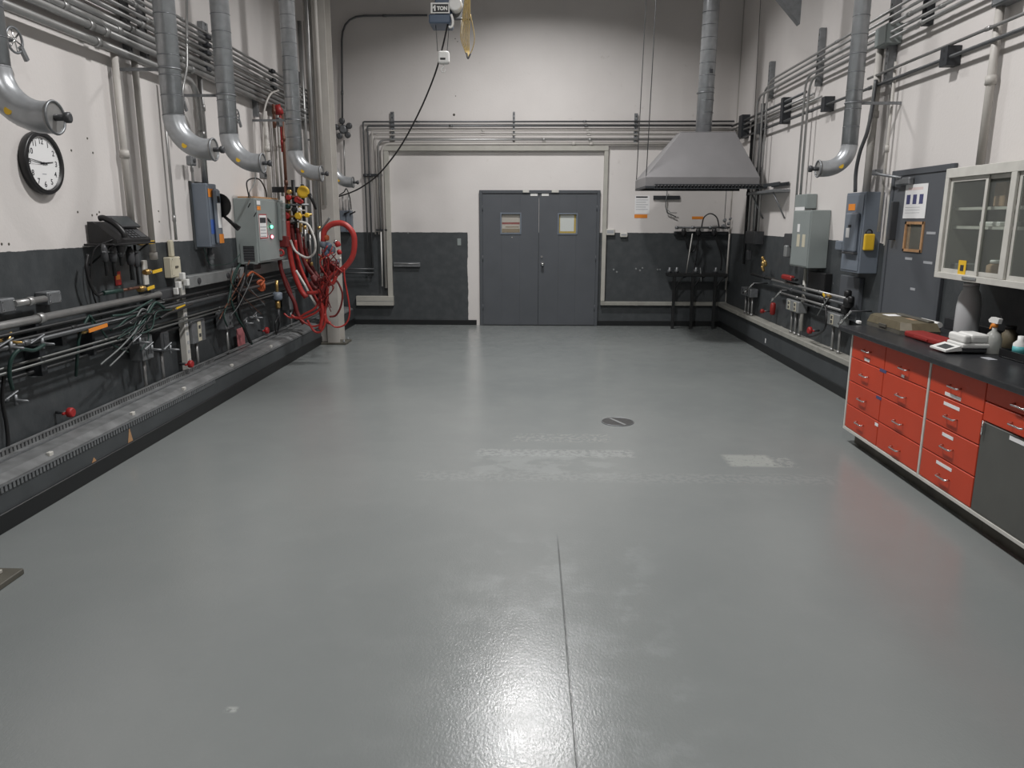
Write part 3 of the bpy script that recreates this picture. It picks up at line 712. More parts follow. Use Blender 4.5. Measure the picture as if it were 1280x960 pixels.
# taps / petcocks with hoses at the left
def tap(p, label, s=1, mt='strut'):
    p = V(p); t = thing('gas_tap', label, 'tap', p-V((0, 0, .02)), 'lab gas taps')
    MB().lathe(p-V((s*.08, 0, 0)), (s, 0, 0), [(0, .016), (.03, .016), (.04, .01), (.1, .012), (.16, .006)], 10).build('nozzle', mt, t)
    MB().cyl(p+V((0, 0, -.03)), p+V((0, 0, .04)), .012, 8).build('body', mt, t)
    MB().box(p+V((-.008, -.12, .035)), p+V((.008, .03, .045)), .003, rot=Matrix.Rotation(.25, 3, 'X')).build('lever', mt, t)
tap(L(14, 435, .17), 'steel gas tap beside the black strut at far left')
tap(L(53, 430, .17), 'steel gas tap with a green hose, right of the black strut')
tap(L(12, 428, .12), 'small brass gas tap at the far left frame edge', mt='brass')
tap(L(20, 501, .1), 'light metal tap low on the dark wall at far left')
tap(L(175, 428, .2), 'angled steel tap above the grey outlet post')
tap(L(190, 437, .2), 'level steel tap in front of the grey outlet post')
tap(L(213, 437, .2), 'steel tap right of the grey outlet post')
tap(L(308, 404, .2), 'small steel tap above the pink tag')
tap(L(320, 397, .2), 'small steel tap right of the pink tag')
for i, (pts, mt, r, lab) in enumerate((
    ([L(55, 431, .2), L(42, 438, .22), L(25, 437, .22), L(14, 450, .2), L(12, 470, .18), L(16, 487, .15)], 'green_hose', .012, 'green hose drooping from the tap at the far left'),
    ([L(5, 470, .15), L(3, 500, .12), L(8, 530, .1), L(10, 560, .1), L(2, 580, .1)], 'black', .012, 'black hose hanging down at the left frame edge'),
    ([L(205, 385, .2), L(195, 378, .2), L(188, 386, .2), L(180, 400, .2), L(172, 410, .2), L(165, 425, .2)], 'green_hose', .012, 'green hose arching beside the black strut'),
    ([L(176, 392, .18), L(160, 398, .18), L(148, 408, .18), L(138, 413, .18)], 'green_hose', .008, 'thin green hose spreading left of the strut'),
    ([L(176, 400, .2), L(168, 415, .2), L(150, 435, .2), L(130, 452, .2), L(126, 456, .2)], 'grey_hose', .006, 'thin grey tube slanting down left of the outlet post'),
    ([L(182, 402, .2), L(172, 418, .2), L(155, 440, .2), L(137, 458, .2)], 'grey_hose', .006, 'second thin grey tube slanting to the lower left'),
    ([L(112, 395, .15), L(125, 410, .15), L(140, 430, .15), L(160, 440, .15)], 'green_hose', .007, 'dark green tube sagging under the orange lever'),
    ([L(140, 395, .2), L(160, 392, .2), L(178, 382, .2), L(190, 375, .2)], 'green_hose', .009, 'green tube running along the black pipes'),
    ([L(95, 470, .05), L(97, 440, .1), L(100, 418, .12), L(112, 395, .14), L(116, 410, .14)], 'green_hose', .011, 'green hose standing up by the orange lever'),
    ([L(200, 398, .22), L(210, 392, .22), L(222, 388, .22), L(240, 380, .2)], 'black', .012, 'black hose crossing the beige post at left'),
    ([L(300, 330, .2), L(292, 345, .2), L(288, 370, .2), L(296, 395, .2), L(308, 415, .2), L(315, 430, .2)], 'green_hose', .012, 'green hose dropping from the control panel to the trough'),
    ([L(308, 330, .22), L(305, 350, .2), L(298, 372, .2), L(302, 400, .2), L(313, 428, .2)], 'black', .02, 'thick black hose dropping under the control panel'),
    ([L(300, 330, .2), L(290, 356, .2), L(285, 378, .2), L(280, 395, .2), L(284, 408, .2)], 'green_hose', .009, 'thin green hose left below the control panel'),
    ([L(312, 326, .2), L(300, 352, .2), L(287, 375, .2), L(281, 385, .2)], 'copper', .007, 'copper brown tube slanting under the control panel'),
    ([L(348, 395, .2), L(344, 405, .2), L(346, 418, .15), L(350, 400, .2)], 'black', .01, 'black cable loop below the blue meter'),
    ([L(255, 310, .1), L(262, 330, .1), L(275, 331, .1), L(290, 328, .1), L(300, 318, .1)], 'green_hose', .004, 'thin green wire between the lever switch and the panel'),
    )):
    hose('gas_hose', pts, r, mt, lab, 'hose', 'loose hoses on the left wall')
rt = random.Random(3)
for k in range(12):
    x0_, y0_ = rt.uniform(186, 215), rt.uniform(376, 400); x3_, y3_ = rt.uniform(128, 178), rt.uniform(400, 440)
    o0 = rt.uniform(.14, .2)
    hose('thin_tube', [L(x0_, y0_, o0), L((x0_*2+x3_)/3+rt.uniform(-6, 6), (y0_*2+y3_)/3-rt.uniform(0, 12), o0+.03), L((x0_+2*x3_)/3+rt.uniform(-6, 6), (y0_+2*y3_)/3+rt.uniform(-4, 8), o0+.03), L(x3_, y3_, o0)], rt.choice((.004, .005, .007)), rt.choice(('green_hose', 'green_hose', 'black', 'grey_hose')), 'thin tube in the tangle of tubes above the nearest grey outlet post', 'tube', 'tangled thin tubes above the outlet post', 6)
for k in range(8):
    x0_, y0_ = rt.uniform(290, 318), rt.uniform(332, 346); x3_, y3_ = rt.uniform(272, 345), rt.uniform(372, 400)
    o0 = rt.uniform(.14, .24)
    hose('thin_tube', [L(x0_, y0_, o0), L(x0_+rt.uniform(-8, 6), (y0_*2+y3_)/3, o0), L((x0_+2*x3_)/3, (y0_+2*y3_)/3+rt.uniform(0, 8), o0), L(x3_, y3_, o0)], rt.choice((.004, .006)), rt.choice(('green_hose', 'black', 'copper', 'grey_hose')), 'thin tube in the tangle of tubes below the control panel', 'tube', 'tangled thin tubes below the control panel', 6)
# outlet posts
def outlet_post(side, px, y0, y1, pw, depth, label, outlets=1, legs=1, omat='offwhite', bmat='strut', zt=None):
    fn = L if side == 'L' else R; s = 1 if side == 'L' else -1; X0 = XL if side == 'L' else XR
    a, b = fn(px-pw/2, y0, depth), fn(px+pw/2, y1, depth); yA, yB = sorted((a.y, b.y)); zA_, zB = sorted((a.z, b.z))
    t = thing('outlet_post', label, 'electrical outlet', (X0+s*depth/2, (yA+yB)/2, .31), 'outlet posts along the walls')
    xa, xb = sorted((X0+s*.03, X0+s*depth))
    MB().box((xa, yA, zA_), (xb, yB, zB), .008).build('box_body', bmat, t)
    xf = X0+s*depth; n = outlets
    for k in range(n):
        y_ = yA+(yB-yA)*(k+.5)/n; w = min(.035, (yB-yA)/n*.38)
        pl = MB().box((xf, y_-w, zA_+.015), (xf+s*.005, y_+w, zB-.015), .001).build('face_plate', omat, t)
        for zz in (.32, .68): MB().box((xf+s*.005, y_-w*.6, zA_+(zB-zA_)*zz-.017), (xf+s*.007, y_+w*.6, zA_+(zB-zA_)*zz+.017), .001).build('socket', 'dkgrey', pl)
    base = .31 if side == 'L' else .396
    for k in range(legs):
        y_ = yA+(yB-yA)*((k+.5)/legs); x = X0+s*(.08 if side == 'R' else .10)
        MB().cyl((x, y_, base), (x, y_, zA_), .014, 10).lathe((x, y_, base), (0, 0, 1), [(0, .02), (.03, .02)], 8).build('leg', 'conduit', t)
    return t
outlet_post('L', 185, 421, 447, 16, .15, 'grey outlet box on a conduit leg, nearest on the left wall', 1, 1, 'strut')
outlet_post('L', 207, 415, 437, 12, .15, 'dark outlet box on a conduit leg, right of the chrome taps', 1, 1, 'dkgrey', 'dkgrey')
outlet_post('L', 249, 402, 425, 18, .14, 'grey box with cream sockets right of the beige post', 1, 1, 'beige_box')
outlet_post('L', 287, 391, 409, 11, .14, 'grey outlet box on a leg below the control panel', 1, 1, 'strut')
outlet_post('L', 366, 365, 385, 9, .14, 'small outlet box on a leg behind the red hoses', 1, 1, 'strut')
# beige outlet box and post
t, xa, xb, ya, yb, za, zb = box_thing('L', (214, 321), (226, 347), .07, 'beige outlet box hanging on the left wall above a beige post', 'beige_box')
pq = L(217, 310, .09)
MB().box((XL+.015, (ya+yb)/2-.025, zb), (XL+.06, (ya+yb)/2+.025, L(217, 300, .06).z), .01).build('conduit_hub', 'beige_box', t)
MB().box((xb+.004, (ya+yb)/2-.025, (za+zb)/2-.005), (xb+.012, (ya+yb)/2+.03, (za+zb)/2+.012), .002).build('socket', 'kick', t)
a, b = L(226, 350, .1), L(238, 462, .1); y = (a.y+b.y)/2
t = thing('beige_post', 'beige slotted post standing on the trough under the beige box', 'post', (XL+.08, y, .32))
MB().box((XL+.05, y-.04, .32), (XL+.11, y+.035, a.z+.02), .004).build('channel', 'offwhite', t)
m = MB(); z = .4
while z < a.z-.05: m.box((XL+.111, y-.018, z), (XL+.1125, y+.014, z+.03)); z += .085
m.build('slots', 'grey_print', t)
for i, (px, py, w) in enumerate(((223, 356, .05), (233, 353, .05), (220, 364, .03), (228, 345, .05))):
    p = L(px, py, .14); tag(MB().box(p-V((.02, w/2, .03)), p+V((.02, w/2, .03)), .004).build('plug', 'white'), 'small white plug under the beige outlet box', 'plug', 'white plugs under the beige box')
p = L(235, 456, .13)
def knob(p, r, label, ax, mt='red', name='shutoff_valve'):
    t = thing(name, label, 'valve', V(p)-V((0, 0, r)), 'red valve knobs')
    MB().lathe(p, ax, [(0, r*.5), (.01, r), (.035, r), (.045, r*.8)], 14).build('knob', mt, t)
    MB().cyl(V(p)-V(ax)*.08, p, r*.35, 8).build('stem', 'dkgrey', t)
    MB().box(V(p)-V((.008, r*1.5, .008)), V(p)+V((.008, r*1.5, .008)), .003).build('crossbar', mt, t)
knob(L(235, 455, .16), .035, 'red knob at the foot of the beige post', (1, 0, 0))
knob(L(84, 515.5, .09), .035, 'red knob low on the dark left wall above the slotted trough', (1, 0, 0))
knob(L(331, 413, .12), .04, 'red knob above the trough right of the pink tag', (1, 0, 0))
p = L(301, 421, .06); t = thing('hang_tag', 'faded pink tag hanging over the trough', 'tag', p-V((0, 0, .1)))
MB().box(p-V((.003, .11, .11)), p+V((.003, .11, .1)), .002).build('card', 'pink', t)
MB().cyl(p+V((0, 0, .1)), p+V((0, .02, .22)), .003, 6).build('string', 'kick', t)
p = L(320, 398, .05); tag(MB().box(p-V((.01, .09, .012)), p+V((.01, .09, .012)), .004, rot=Matrix.Rotation(-.5, 3, 'X')).build('metal_clip', 'white'), 'shiny white clip on the dark wall below the control panel', 'clip')

# ---------------------------------------------------------------- lever disconnect switch (left)
def disconnect_left():
    dp = .16
    t, x0, x1_, y0, y1, z0, z1 = box_thing('L', (260.5, 230), (273, 309), dp, 'tall blue-grey electrical switch box with a black side lever on the left wall', 'panel_blue', 'disconnect_switch', False, 'switch box', .008)
    MB().box((XL+.001, y0-.03, z0-.02), (XL+.02, y1+.03, z1+.02), .002).build('mounting_board', 'dk_paint', t)
    w = y1-y0
    MB().box((x1_, y0+.02, z0+.02), (x1_+.006, y1-.02, z1-.02), .003).build('door_panel', 'panel_blue', t)
    MB().box((x1_+.006, y0+.08*w, z1-.13), (x1_+.008, y0+.8*w, z1-.05)).build('warning_label', 'orange', t)
    MB().box((x1_+.006, y0+.1*w, z0+.13), (x1_+.008, y1-.1*w, z0+.27)).build('blue_label', 'blue', t)
    yc_ = y1-.12*w; zc_ = (z0+z1)/2
    MB().box((x1_+.006, y0+.35*w, zc_-.28), (x1_+.05, y1-.1*w, zc_+.26), .02).build('operator_housing', 'panel_blue', t)
    MB().box((x1_+.05, y0+.42*w, zc_-.12), (x1_+.054, y1-.25*w, zc_+.12)).build('position_label', 'paper', t)
    MB().box((x1_+.05, y0+.5*w, zc_+.13), (x1_+.058, y1-.3*w, zc_+.19), .003).build('window', 'black', t)
    MB().box((x1_+.05, y0+.42*w, zc_-.27), (x1_+.054, y1-.15*w, zc_-.18)).build('reset_label', 'orange', t)
    MB().lathe((x1_+.02, y1-.02, zc_+.1), (0, 1, 0), [(0, .12), (.02, .12), (.03, .08), (.031, .02)], 24).build('lever_disc', 'black', t)
    MB().sweep([(x1_+.06, y1-.02, zc_+.0), (x1_+.12, y1+.0, zc_-.06), (x1_+.20, y1+.0, zc_-.13)], .02, 10, radii=[.014, .018, .028]).build('lever', 'black', t)
disconnect_left()
hv = vrun('L', (262, 310), (265, 336), .028, 'grey conduit stub below the blue-grey lever switch', 'strut')

# grey/white wall channel below
a = L(236, 352, .1); b = L(362, 318, .1)
z1c = L(240, 345, .1).z; z0c = L(240, 360, .1).z
t = thing('wall_channel', 'light grey horizontal steel channel under the control panel', 'channel', (XL+.05, (a.y+b.y)/2, z0c))
MB().box((XL+.001, a.y, z0c), (XL+.1, b.y, z1c), .006).build('channel', 'grey_race', t)
for px, py in ((248, 345.5), (284, 336)):
    p = L(px, py+0, .1); MB().lathe((XL+.1, p.y, (z0c+z1c)/2), (1, 0, 0), [(0, .03), (.012, .03), (.014, .012)], 14).build('knockout', 'dkgrey', t)

# ---------------------------------------------------------------- control panel with lamps
def control_panel():
    dp = .25
    t, x0, x1_, y0, y1, z0, z1 = box_thing('L', (321, 249), (356, 327), dp, 'pale green-grey control panel with green and red lamps and a vent', 'panel_grey', 'control_panel', False, 'control panel', .008)
    w = y1-y0; h = z1-z0
    MB().box((x1_, y0+.02, z0+.02), (x1_+.008, y1-.28*w, z1-.02), .004).build('cabinet_door', 'panel_grey', t)
    MB().box((x1_, y1-.26*w, z0+.33*h), (x1_+.04, y1-.04*w, z1-.03), .008).build('breaker_housing', 'panel_grey', t)
    xf = x1_+.008
    lb = MB().box((xf, y0+.06*w, z0+.38*h), (xf+.002, y0+.32*w, z0+.76*h)).build('instruction_label', 'paper', t)
    m = MB()
    ya_, yb__ = y0+.06*w, y0+.32*w; za_, zb__ = z0+.38*h, z0+.76*h
    m.box((xf+.002, ya_, za_), (xf+.003, ya_+.012, zb__)).box((xf+.002, yb__-.012, za_), (xf+.003, yb__, zb__)).box((xf+.002, ya_, za_), (xf+.003, yb__, za_+.012)).box((xf+.002, ya_, zb__-.012), (xf+.003, yb__, zb__)).build('red_border', 'red', lb)
    MB().box((xf+.002, ya_+.03, zb__-.1), (xf+.003, yb__-.03, zb__-.04)).build('dark_heading', 'ink', lb)
    m = MB()
    for k in range(5): m.box((xf+.002, ya_+.03, zb__-.15-k*.035), (xf+.003, yb__-.03-.02*(k % 2), zb__-.14-k*.035))
    m.build('print_lines', 'grey_print', lb)
    MB().box((xf, y0+.03*w, z1-.1*h), (xf+.003, y0+.14*w, z1-.04*h)).build('white_tab', 'paper', t)
    MB().box((xf, y0+.03*w, z1-.18*h), (xf+.003, y0+.14*w, z1-.12*h)).build('orange_tab', 'orange', t)
    for zz, mt, nm in ((z0+.56*h, 'green_led', 'green_lamp'), (z0+.40*h, 'red_led', 'red_lamp')):
        yy = y0+.43*w
        MB().lathe((xf, yy, zz), (1, 0, 0), [(0, .026), (.01, .026), (.011, .018)], 14).build('lamp_collar', 'black', t)
        MB().lathe((xf+.011, yy, zz), (1, 0, 0), [(0, .018), (.012, .018), (.02, .01), (.022, .002)], 14).build(nm, mt, t)
    MB().cyl((xf+.0, y0+.36*w, z0+.7*h), (xf+.02, y0+.4*w, z0+.62*h), .01, 8).build('cable_end', 'black', t)
    for k in range(3): MB().box((x1_+.04, y1-.2*w+.0, z1-.15*h-k*.1*h), (x1_+.045, y1-.14*w, z1-.11*h-k*.1*h)).build('breaker_mark', 'grey_print', t)
    # vent on the side facing the camera
    vx0, vx1 = x0+.08, x1_-.04; vz0, vz1 = z0+.03*h, z0+.27*h
    vt = MB().box((vx0-.03, y0-.012, vz0-.03), (vx1+.03, y0, vz0)).box((vx0-.03, y0-.012, vz1), (vx1+.03, y0, vz1+.03)).box((vx0-.03, y0-.012, vz0), (vx0, y0, vz1)).box((vx1, y0-.012, vz0), (vx1+.03, y0, vz1)).build('vent_frame', 'panel_grey', t)
    m = MB().box((vx0, y0-.003, vz0), (vx1, y0-.001, vz1)); m.build('vent_screen', 'dkgrey', vt)
    m = MB()
    for k in range(6): m.box((vx0, y0-.009, vz0+(vz1-vz0)*(k+.4)/6), (vx1, y0-.004, vz0+(vz1-vz0)*(k+.55)/6))
    m.build('louvres', 'strut', vt)
    MB().box((x0+.1, y0-.03, z0-.07), (x1_-.05, y0+.2, z0), .01).build('terminal_box', 'black', t)
    for k in range(2):
        MB().cyl((x0+.17+k*.06, y0-.001, z0+.86*h-.1*k), (x0+.2+k*.06, y0-.012, z0+.92*h-.1*k), .006, 6).build('side_latch', 'black', t)
    return x0, x1_, y0, y1, z0, z1
cpx0, cpx1, cpy0, cpy1, cpz0, cpz1 = control_panel()
t = thing('wood_strip', 'thin tan wooden strip lying on top of the control panel', 'strip', (cpx0+.15, (cpy0+cpy1)/2, cpz1+.001))
MB().box((cpx0+.02, cpy0+.1, cpz1+.001), (cpx1-.03, cpy1-.1, cpz1+.02), .002).build('strip', 'wood', t)
hose('cable', [(cpx0+.15, cpy0+.1, cpz1+.01), (cpx0+.16, cpy0+.05, cpz1+.18), (cpx0+.2, cpy0+.3, cpz1+.22), (cpx0+.2, cpy0+.5, cpz1+.12), (cpx0+.2, cpy0+.55, cpz1+.01)], .008, 'black', 'black cable loop on top of the control panel', 'cable')
hose('cable', [L(318, 205, .3), L(319, 225, .3), L(312, 240, .3), (cpx0+.2, cpy0+.02, cpz1+.01)], .005, 'grey_hose', 'thin wire from the third duct down to the control panel', 'cable')

# ---------------------------------------------------------------- red hose manifold
YM = 9.6
def Pm(px, py, dy=0.): return onY(px, py, YM+dy)
t = thing('gas_manifold', 'cluster of red, yellow and dark valves above the hanging red hoses', 'manifold', Pm(368, 285))
m = MB(); a, b = Pm(357, 236), Pm(361, 300)
for px, r, mt, y0, y1 in ((357, .02, 'copper', 232, 285), (366, .025, 'black_iron', 225, 292), (373, .018, 'brass', 240, 290), (361, .015, 'brass', 245, 282)):
    a, b = Pm(px, y0), Pm(px+1, y1); MB().cyl(a, V((a.x, a.y, b.z)), r, 10).build('riser', mt, t)
for px, py, r, mt in ((361, 247, .035, 'red'), (358, 270, .045, 'red'), (372, 250, .04, 'red'), (376, 252, .03, 'red'), (360, 258, .03, 'green_hose'), (368, 262, .035, 'black'), (375, 262, .025, 'paper'), (373, 270, .045, 'yellow'), (384, 269, .03, 'yellow'), (362, 240, .03, 'brass'), (366, 277, .03, 'strut')):
    p = Pm(px, py, -.04); MB().lathe(p-V((0, .03, 0)), (0, 1, 0), [(0, r*.7), (.01, r), (.05, r), (.06, r*.7)], 12).build('valve_body', mt, t)
for px0, py0, px1, py1, mt, r in ((352, 256, 386, 256, 'strut', .014), (352, 272, 390, 268, 'brass', .013), (356, 246, 380, 246, 'copper', .014), (352, 262, 382, 263, 'white_hose', .009)):
    MB().cyl(Pm(px0, py0, -.03), Pm(px1, py1, -.03), r, 8).build('cross_pipe', mt, t)
p = Pm(380, 240, -.08)
MB().lathe(p, (0, -1, 0), [(0, .06), (.02, .075), (.04, .075), (.05, .05)], 18).build('yellow_wheel', 'yellow', t)
MB().sweep([Pm(386, 243, -.1), Pm(390, 249, -.1), Pm(395, 262, -.1)], .018, 8, radii=[.03, .022, .014]).build('black_handle', 'black', t)
for i, (px, y0, y1, mt) in enumerate(((370, 280, 325, 'conduit'), (376, 282, 322, 'white_hose'), (381, 284, 326, 'conduit'), (387, 290, 330, 'conduit'), (399, 285, 322, 'white_hose'))):
    a, b = Pm(px, y0, .05), Pm(px, y1, .05)
    t = thing('flow_tube', f'slim vertical tube below the yellow valves, {["first", "second", "third", "fourth", "last"][i]} from the left', 'tube', (a.x, a.y, b.z), 'vertical tubes under the yellow valves')
    MB().cyl((a.x, a.y, b.z), (a.x, a.y, a.z), .014, 10).build('tube', mt, t)
    MB().lathe((a.x, a.y, b.z-.02), (0, 0, 1), [(0, .022), (.04, .022)], 8).build('end_nut', 'brass', t)
    MB().lathe((a.x, a.y, a.z-.02), (0, 0, 1), [(0, .022), (.04, .022)], 8).build('end_nut', 'brass', t)
RH = 'red hoses hanging beside the column'
def rh(pts, r, mt, lab, dy=0): hose('rubber_hose', [Pm(*(q if len(q) == 3 else (*q, dy))) for q in pts], r, mt, lab, 'hose', RH, 10)
rh([(359, 276), (360, 295), (363, 320), (368, 342), (376, 362), (383, 372)], .033, 'red_hose', 'thick bright red hose dropping straight down from the red valve', -.1)
rh([(364, 280), (367, 300), (371, 325), (377, 345), (388, 358), (400, 362)], .026, 'dkred_hose', 'dark red hose just right of the thick bright one', -.02)
rh([(372, 285), (376, 310), (382, 330), (390, 342), (398, 352), (404, 365), (403, 385)], .028, 'dkred_hose', 'dark red hose bulging through the middle of the bundle', 0)
rh([(380, 300), (385, 322), (392, 338), (399, 350), (401, 364)], .026, 'dkred_hose', 'dark red hose behind the white loop', .06)
rh([(404, 302), (406, 288), (416, 280), (430, 280), (441, 291), (443, 306), (440, 322), (430, 335), (419, 342), (410, 350), (405, 362)], .034, 'red_hose', 'thick bright red hose arching in a loop over the column', -.45)
rh([(384, 366), (393, 366), (402, 362), (406, 356), (416, 354), (420, 345)], .024, 'red_hose', 'red hose crossing level at the middle of the bundle', -.5)
rh([(402, 360), (401, 375), (404, 390), (402, 402), (400, 412)], .024, 'red_hose', 'red hose falling vertically in front of the column, left one', -.5)
rh([(408, 358), (409, 375), (406, 390), (409, 402), (413, 404)], .020, 'red_hose', 'red hose falling vertically in front of the column, right one', -.48)
rh([(350, 316), (350, 330), (354, 345), (360, 362), (368, 378), (372, 392), (380, 405)], .026, 'dkred_hose', 'dark red hose starting at the control panel corner', -.2)
rh([(405, 350), (400, 372), (394, 385), (380, 393), (372, 398), (364, 394)], .014, 'red_hose', 'slim red hose swinging left toward the trough', -.5)
rh([(404, 380), (396, 390), (388, 394), (378, 398), (374, 396)], .014, 'red_hose', 'slim red hose just under the left swinging one', -.5)
rh([(355, 392), (362, 397), (372, 397), (382, 404), (392, 408), (402, 404), (404, 395)], .012, 'red_hose', 'thin red hose sagging low at the foot of the bundle', -.5)
rh([(412, 396), (420, 394), (426, 383), (428, 368), (424, 356), (420, 350)], .012, 'dkred_hose', 'thin dark red hose looping on the right of the column', -.5)
rh([(410, 402), (420, 409), (432, 405), (437, 392), (435, 372), (431, 350), (430, 335)], .010, 'red_hose', 'thin red hose making the widest loop to the right', -.52)
rh([(384, 400), (392, 413), (400, 415), (406, 405), (406, 392)], .014, 'red_hose', 'red hose with the lowest loop at the column foot', -.5)
rh([(352, 338), (358, 350), (364, 366), (368, 385), (366, 395)], .014, 'dkred_hose', 'thin dark red hose beside the blue meter', -.15)
rh([(398, 318), (408, 325), (418, 332), (428, 340)], .010, 'red_hose', 'thin red tube slanting across the valve cluster', -.5)
rh([(377, 296), (381, 315), (386, 330), (391, 344), (396, 356), (398, 372)], .03, 'dkred_hose', 'wide dark red hose tucked deepest in the bundle', .12)
rh([(390, 345), (396, 352), (405, 350), (413, 344), (418, 338)], .036, 'dkred_hose', 'short dark red hose bridging to the solenoid valves', -.3)
rh([(388, 352), (394, 360), (403, 364), (408, 372), (407, 384)], .03, 'dkred_hose', 'dark red hose under the level bright one', -.3)
rh([(369, 300), (372, 322), (380, 345), (390, 365), (398, 380), (402, 396)], .02, 'red_hose', 'medium red hose running the full length of the bundle', -.05)
hose('white_hose', [Pm(*q, -.15) for q in ((363, 300), (368, 312), (376, 319), (385, 322), (393, 316), (394, 303), (390, 290), (384, 280), (374, 277))], .014, 'white_hose', 'white hose forming a loop in front of the red hoses', 'hose')
hose('white_hose', [Pm(*q, -.3) for q in ((370, 338), (376, 348), (382, 358), (387, 368), (393, 378), (399, 387))], .015, 'white_hose', 'straight white tube slanting across the red hoses', 'hose')
hose('black_hose', [Pm(*q, -.1) for q in ((364, 279), (374, 277), (384, 281), (388, 292), (392, 296))], .010, 'black', 'thin black hose under the yellow valves', 'hose')
hose('grey_hose', [Pm(*q, -.4) for q in ((412, 272), (405, 282), (398, 291), (399, 305), (399, 325))], .012, 'grey_hose', 'grey hose slanting down against the column', 'hose')
rt = random.Random(11)
for k in range(12):
    q = [(rt.uniform(402, 424), rt.uniform(300, 325)), (rt.uniform(398, 426), rt.uniform(325, 345)), (rt.uniform(396, 418), rt.uniform(345, 365)), (rt.uniform(396, 414), rt.uniform(368, 396))]
    hose('thin_red_tube', [Pm(*p_, -.55+rt.uniform(-.05, .08)) for p_ in q], rt.choice((.006, .008, .01)), rt.choice(('red_hose', 'dkred_hose', 'dkred_hose')), 'thin red tube tangled around the solenoid valves', 'tube', 'thin red tubes around the solenoid valves', 6)
t = thing('valve_cluster', 'cluster of blue and red solenoid valves in front of the column', 'valve cluster', Pm(410, 335, -.42))
for i, (px, py, r, mt) in enumerate(((404, 305, .045, 'panel_blue'), (410, 308, .05, 'hoist_blue'), (415, 312, .045, 'panel_blue'), (407, 316, .05, 'hoist_blue'), (422, 305, .035, 'red'), (424, 315, .03, 'red'), (408, 328, .045, 'red'), (416, 332, .06, 'dkred_hose'), (422, 327, .03, 'panel_blue'), (408, 297, .035, 'rust_cord'), (419, 302, .025, 'chrome'), (425, 323, .018, 'offwhite'), (405, 336, .05, 'dkred_hose'), (411, 340, .055, 'dkred_hose'), (420, 340, .05, 'red'))):
    p = Pm(px, py, -.45+.02*(i % 3)); d = V((random.uniform(-.4, .4), random.uniform(-.3, .3), 1)).normalized()
    MB().lathe(p-d*r, d, [(0, r*.6), (r*.3, r*.95), (r*1.5, r*.95), (r*1.9, r*.5)], 10).build('valve_body', mt, t)
t = thing('strap_wall_bracket', 'dark back plate carrying the red hose manifold', 'bracket', (XL+.15, YM+.2, 1.3))
MB().box((XL+.001, YM+.18, 1.35), (-2.85, YM+.23, 1.45), .004).build('arm', 'dk_strut', t)
MB().box((XL+.001, YM+.18, 2.05), (-2.85, YM+.23, 2.12), .004).build('arm', 'dk_strut', t)
MB().box((-2.92, YM+.15, .98), (-2.88, YM+.18, 2.15), .004).build('back_plate', 'dk_strut', t)
t = thing('red_manual_valve', 'dark red valve box at the right corner of the control panel', 'valve', Pm(351, 310, -.25))
a, b = Pm(347.5, 309, -.3), Pm(358, 295, -.3); MB().box((a.x, a.y, a.z), (b.x, a.y+.1, b.z), .01).build('body', 'dkred_hose', t)
p = Pm(351, 316, -.32); MB().ring(p, (0, 1, 0), .035, .012, 16).build('hand_ring', 'red', t)
t = thing('cord_coil', 'small orange cord bundle left of the red hoses', 'cord', L(322, 362, .15))
for k in range(4): MB().ring(L(326, 357, .16)+V((0, .02*k, 0)), (1, .3*k-.4, .2), .06, .012, 18).build('loop', 'rust_cord', t)
MB().sweep(spline([L(309, 345, .2), L(315, 340, .2), L(324, 345, .2), L(330, 350, .2), L(326, 357, .2)]), .012, 8).build('tail', 'rust_cord', t)
t = thing('flow_meter', 'blue topped brass flow meter below the control panel', 'flow meter', L(347, 392, .2))
p = L(347, 373, .2)
MB().lathe(p-V((0, 0, .02)), (0, 0, 1), [(0, .05), (.02, .06), (.09, .06), (.1, .03)], 12).build('blue_cap', 'panel_blue', t)
MB().cyl(p-V((0, 0, .12)), p-V((0, 0, .02)), .03, 10).build('brass_body', 'brass', t)
MB().cyl(p+V((0, 0, .08)), p+V((0, 0, .22)), .02, 10).build('stem', 'brass', t)
MB().cyl(p-V((0, 0, .30)), p-V((0, 0, .12)), .02, 8).build('tube', 'dkgrey', t)

# ---------------------------------------------------------------- back wall conduits
labs = ['dark topmost', 'dark second', 'grey third', 'grey fourth', 'grey fifth', 'thicker sixth']
cfg = [(152, 457, .013, 'conduit_dk', 410), (157.3, 462.3, .015, 'conduit_dk', 410), (163.2, 467.5, .012, 'painted_pipe', 290), (168.6, 471.8, .010, 'painted_pipe', 286), (174.5, 474.5, .016, 'conduit', 286), (180, 478.8, .022, 'painted_pipe', 289)]
for i, (py, px, r, mt, pb__) in enumerate(cfg):
    z = B(600, py, .05).z; x = B(px, 240, .05).x; zb2 = B(px, 345 if i < 2 else 293, .05).z
    if i in (4, 5): zb2 = B(px, 360 if i == 5 else 292, .05).z
    xend = XR+.045
    pipe([(x, D-.05, zb2), (x, D-.05, z), (xend-.1, D-.05, z)], r, mt, f'{labs[i]} conduit crossing the back wall above the double door', couple=(1.15+.08*i, 1.6), bend=.03 if i < 4 else .14, group='conduits above the double door')
p = B(478, 358, .05)
strut(B(490.5, 140), B(492, 176.5), .055, 'galvanised strut on the back wall right of the hanging cable', 'B', 'strut')
strut(B(642.5, 140), B(642.5, 177), .03, 'thin strut above the middle of the double door', 'B', 'strut')
strut(B(795, 142), B(794, 180), .05, 'strut on the back wall left of the fume hood', 'B', 'strut')
p0, p1 = B(454, 219, .06), B(474, 219, .06)
t = thing('pipe_clamp', 'black horizontal clamp across the vertical conduits at the left of the back wall', 'clamp', p0)
MB().box((p0.x, D-.075, p0.z-.02), (p1.x, D, p0.z+.02), .004).build('bar', 'dk_strut', t)
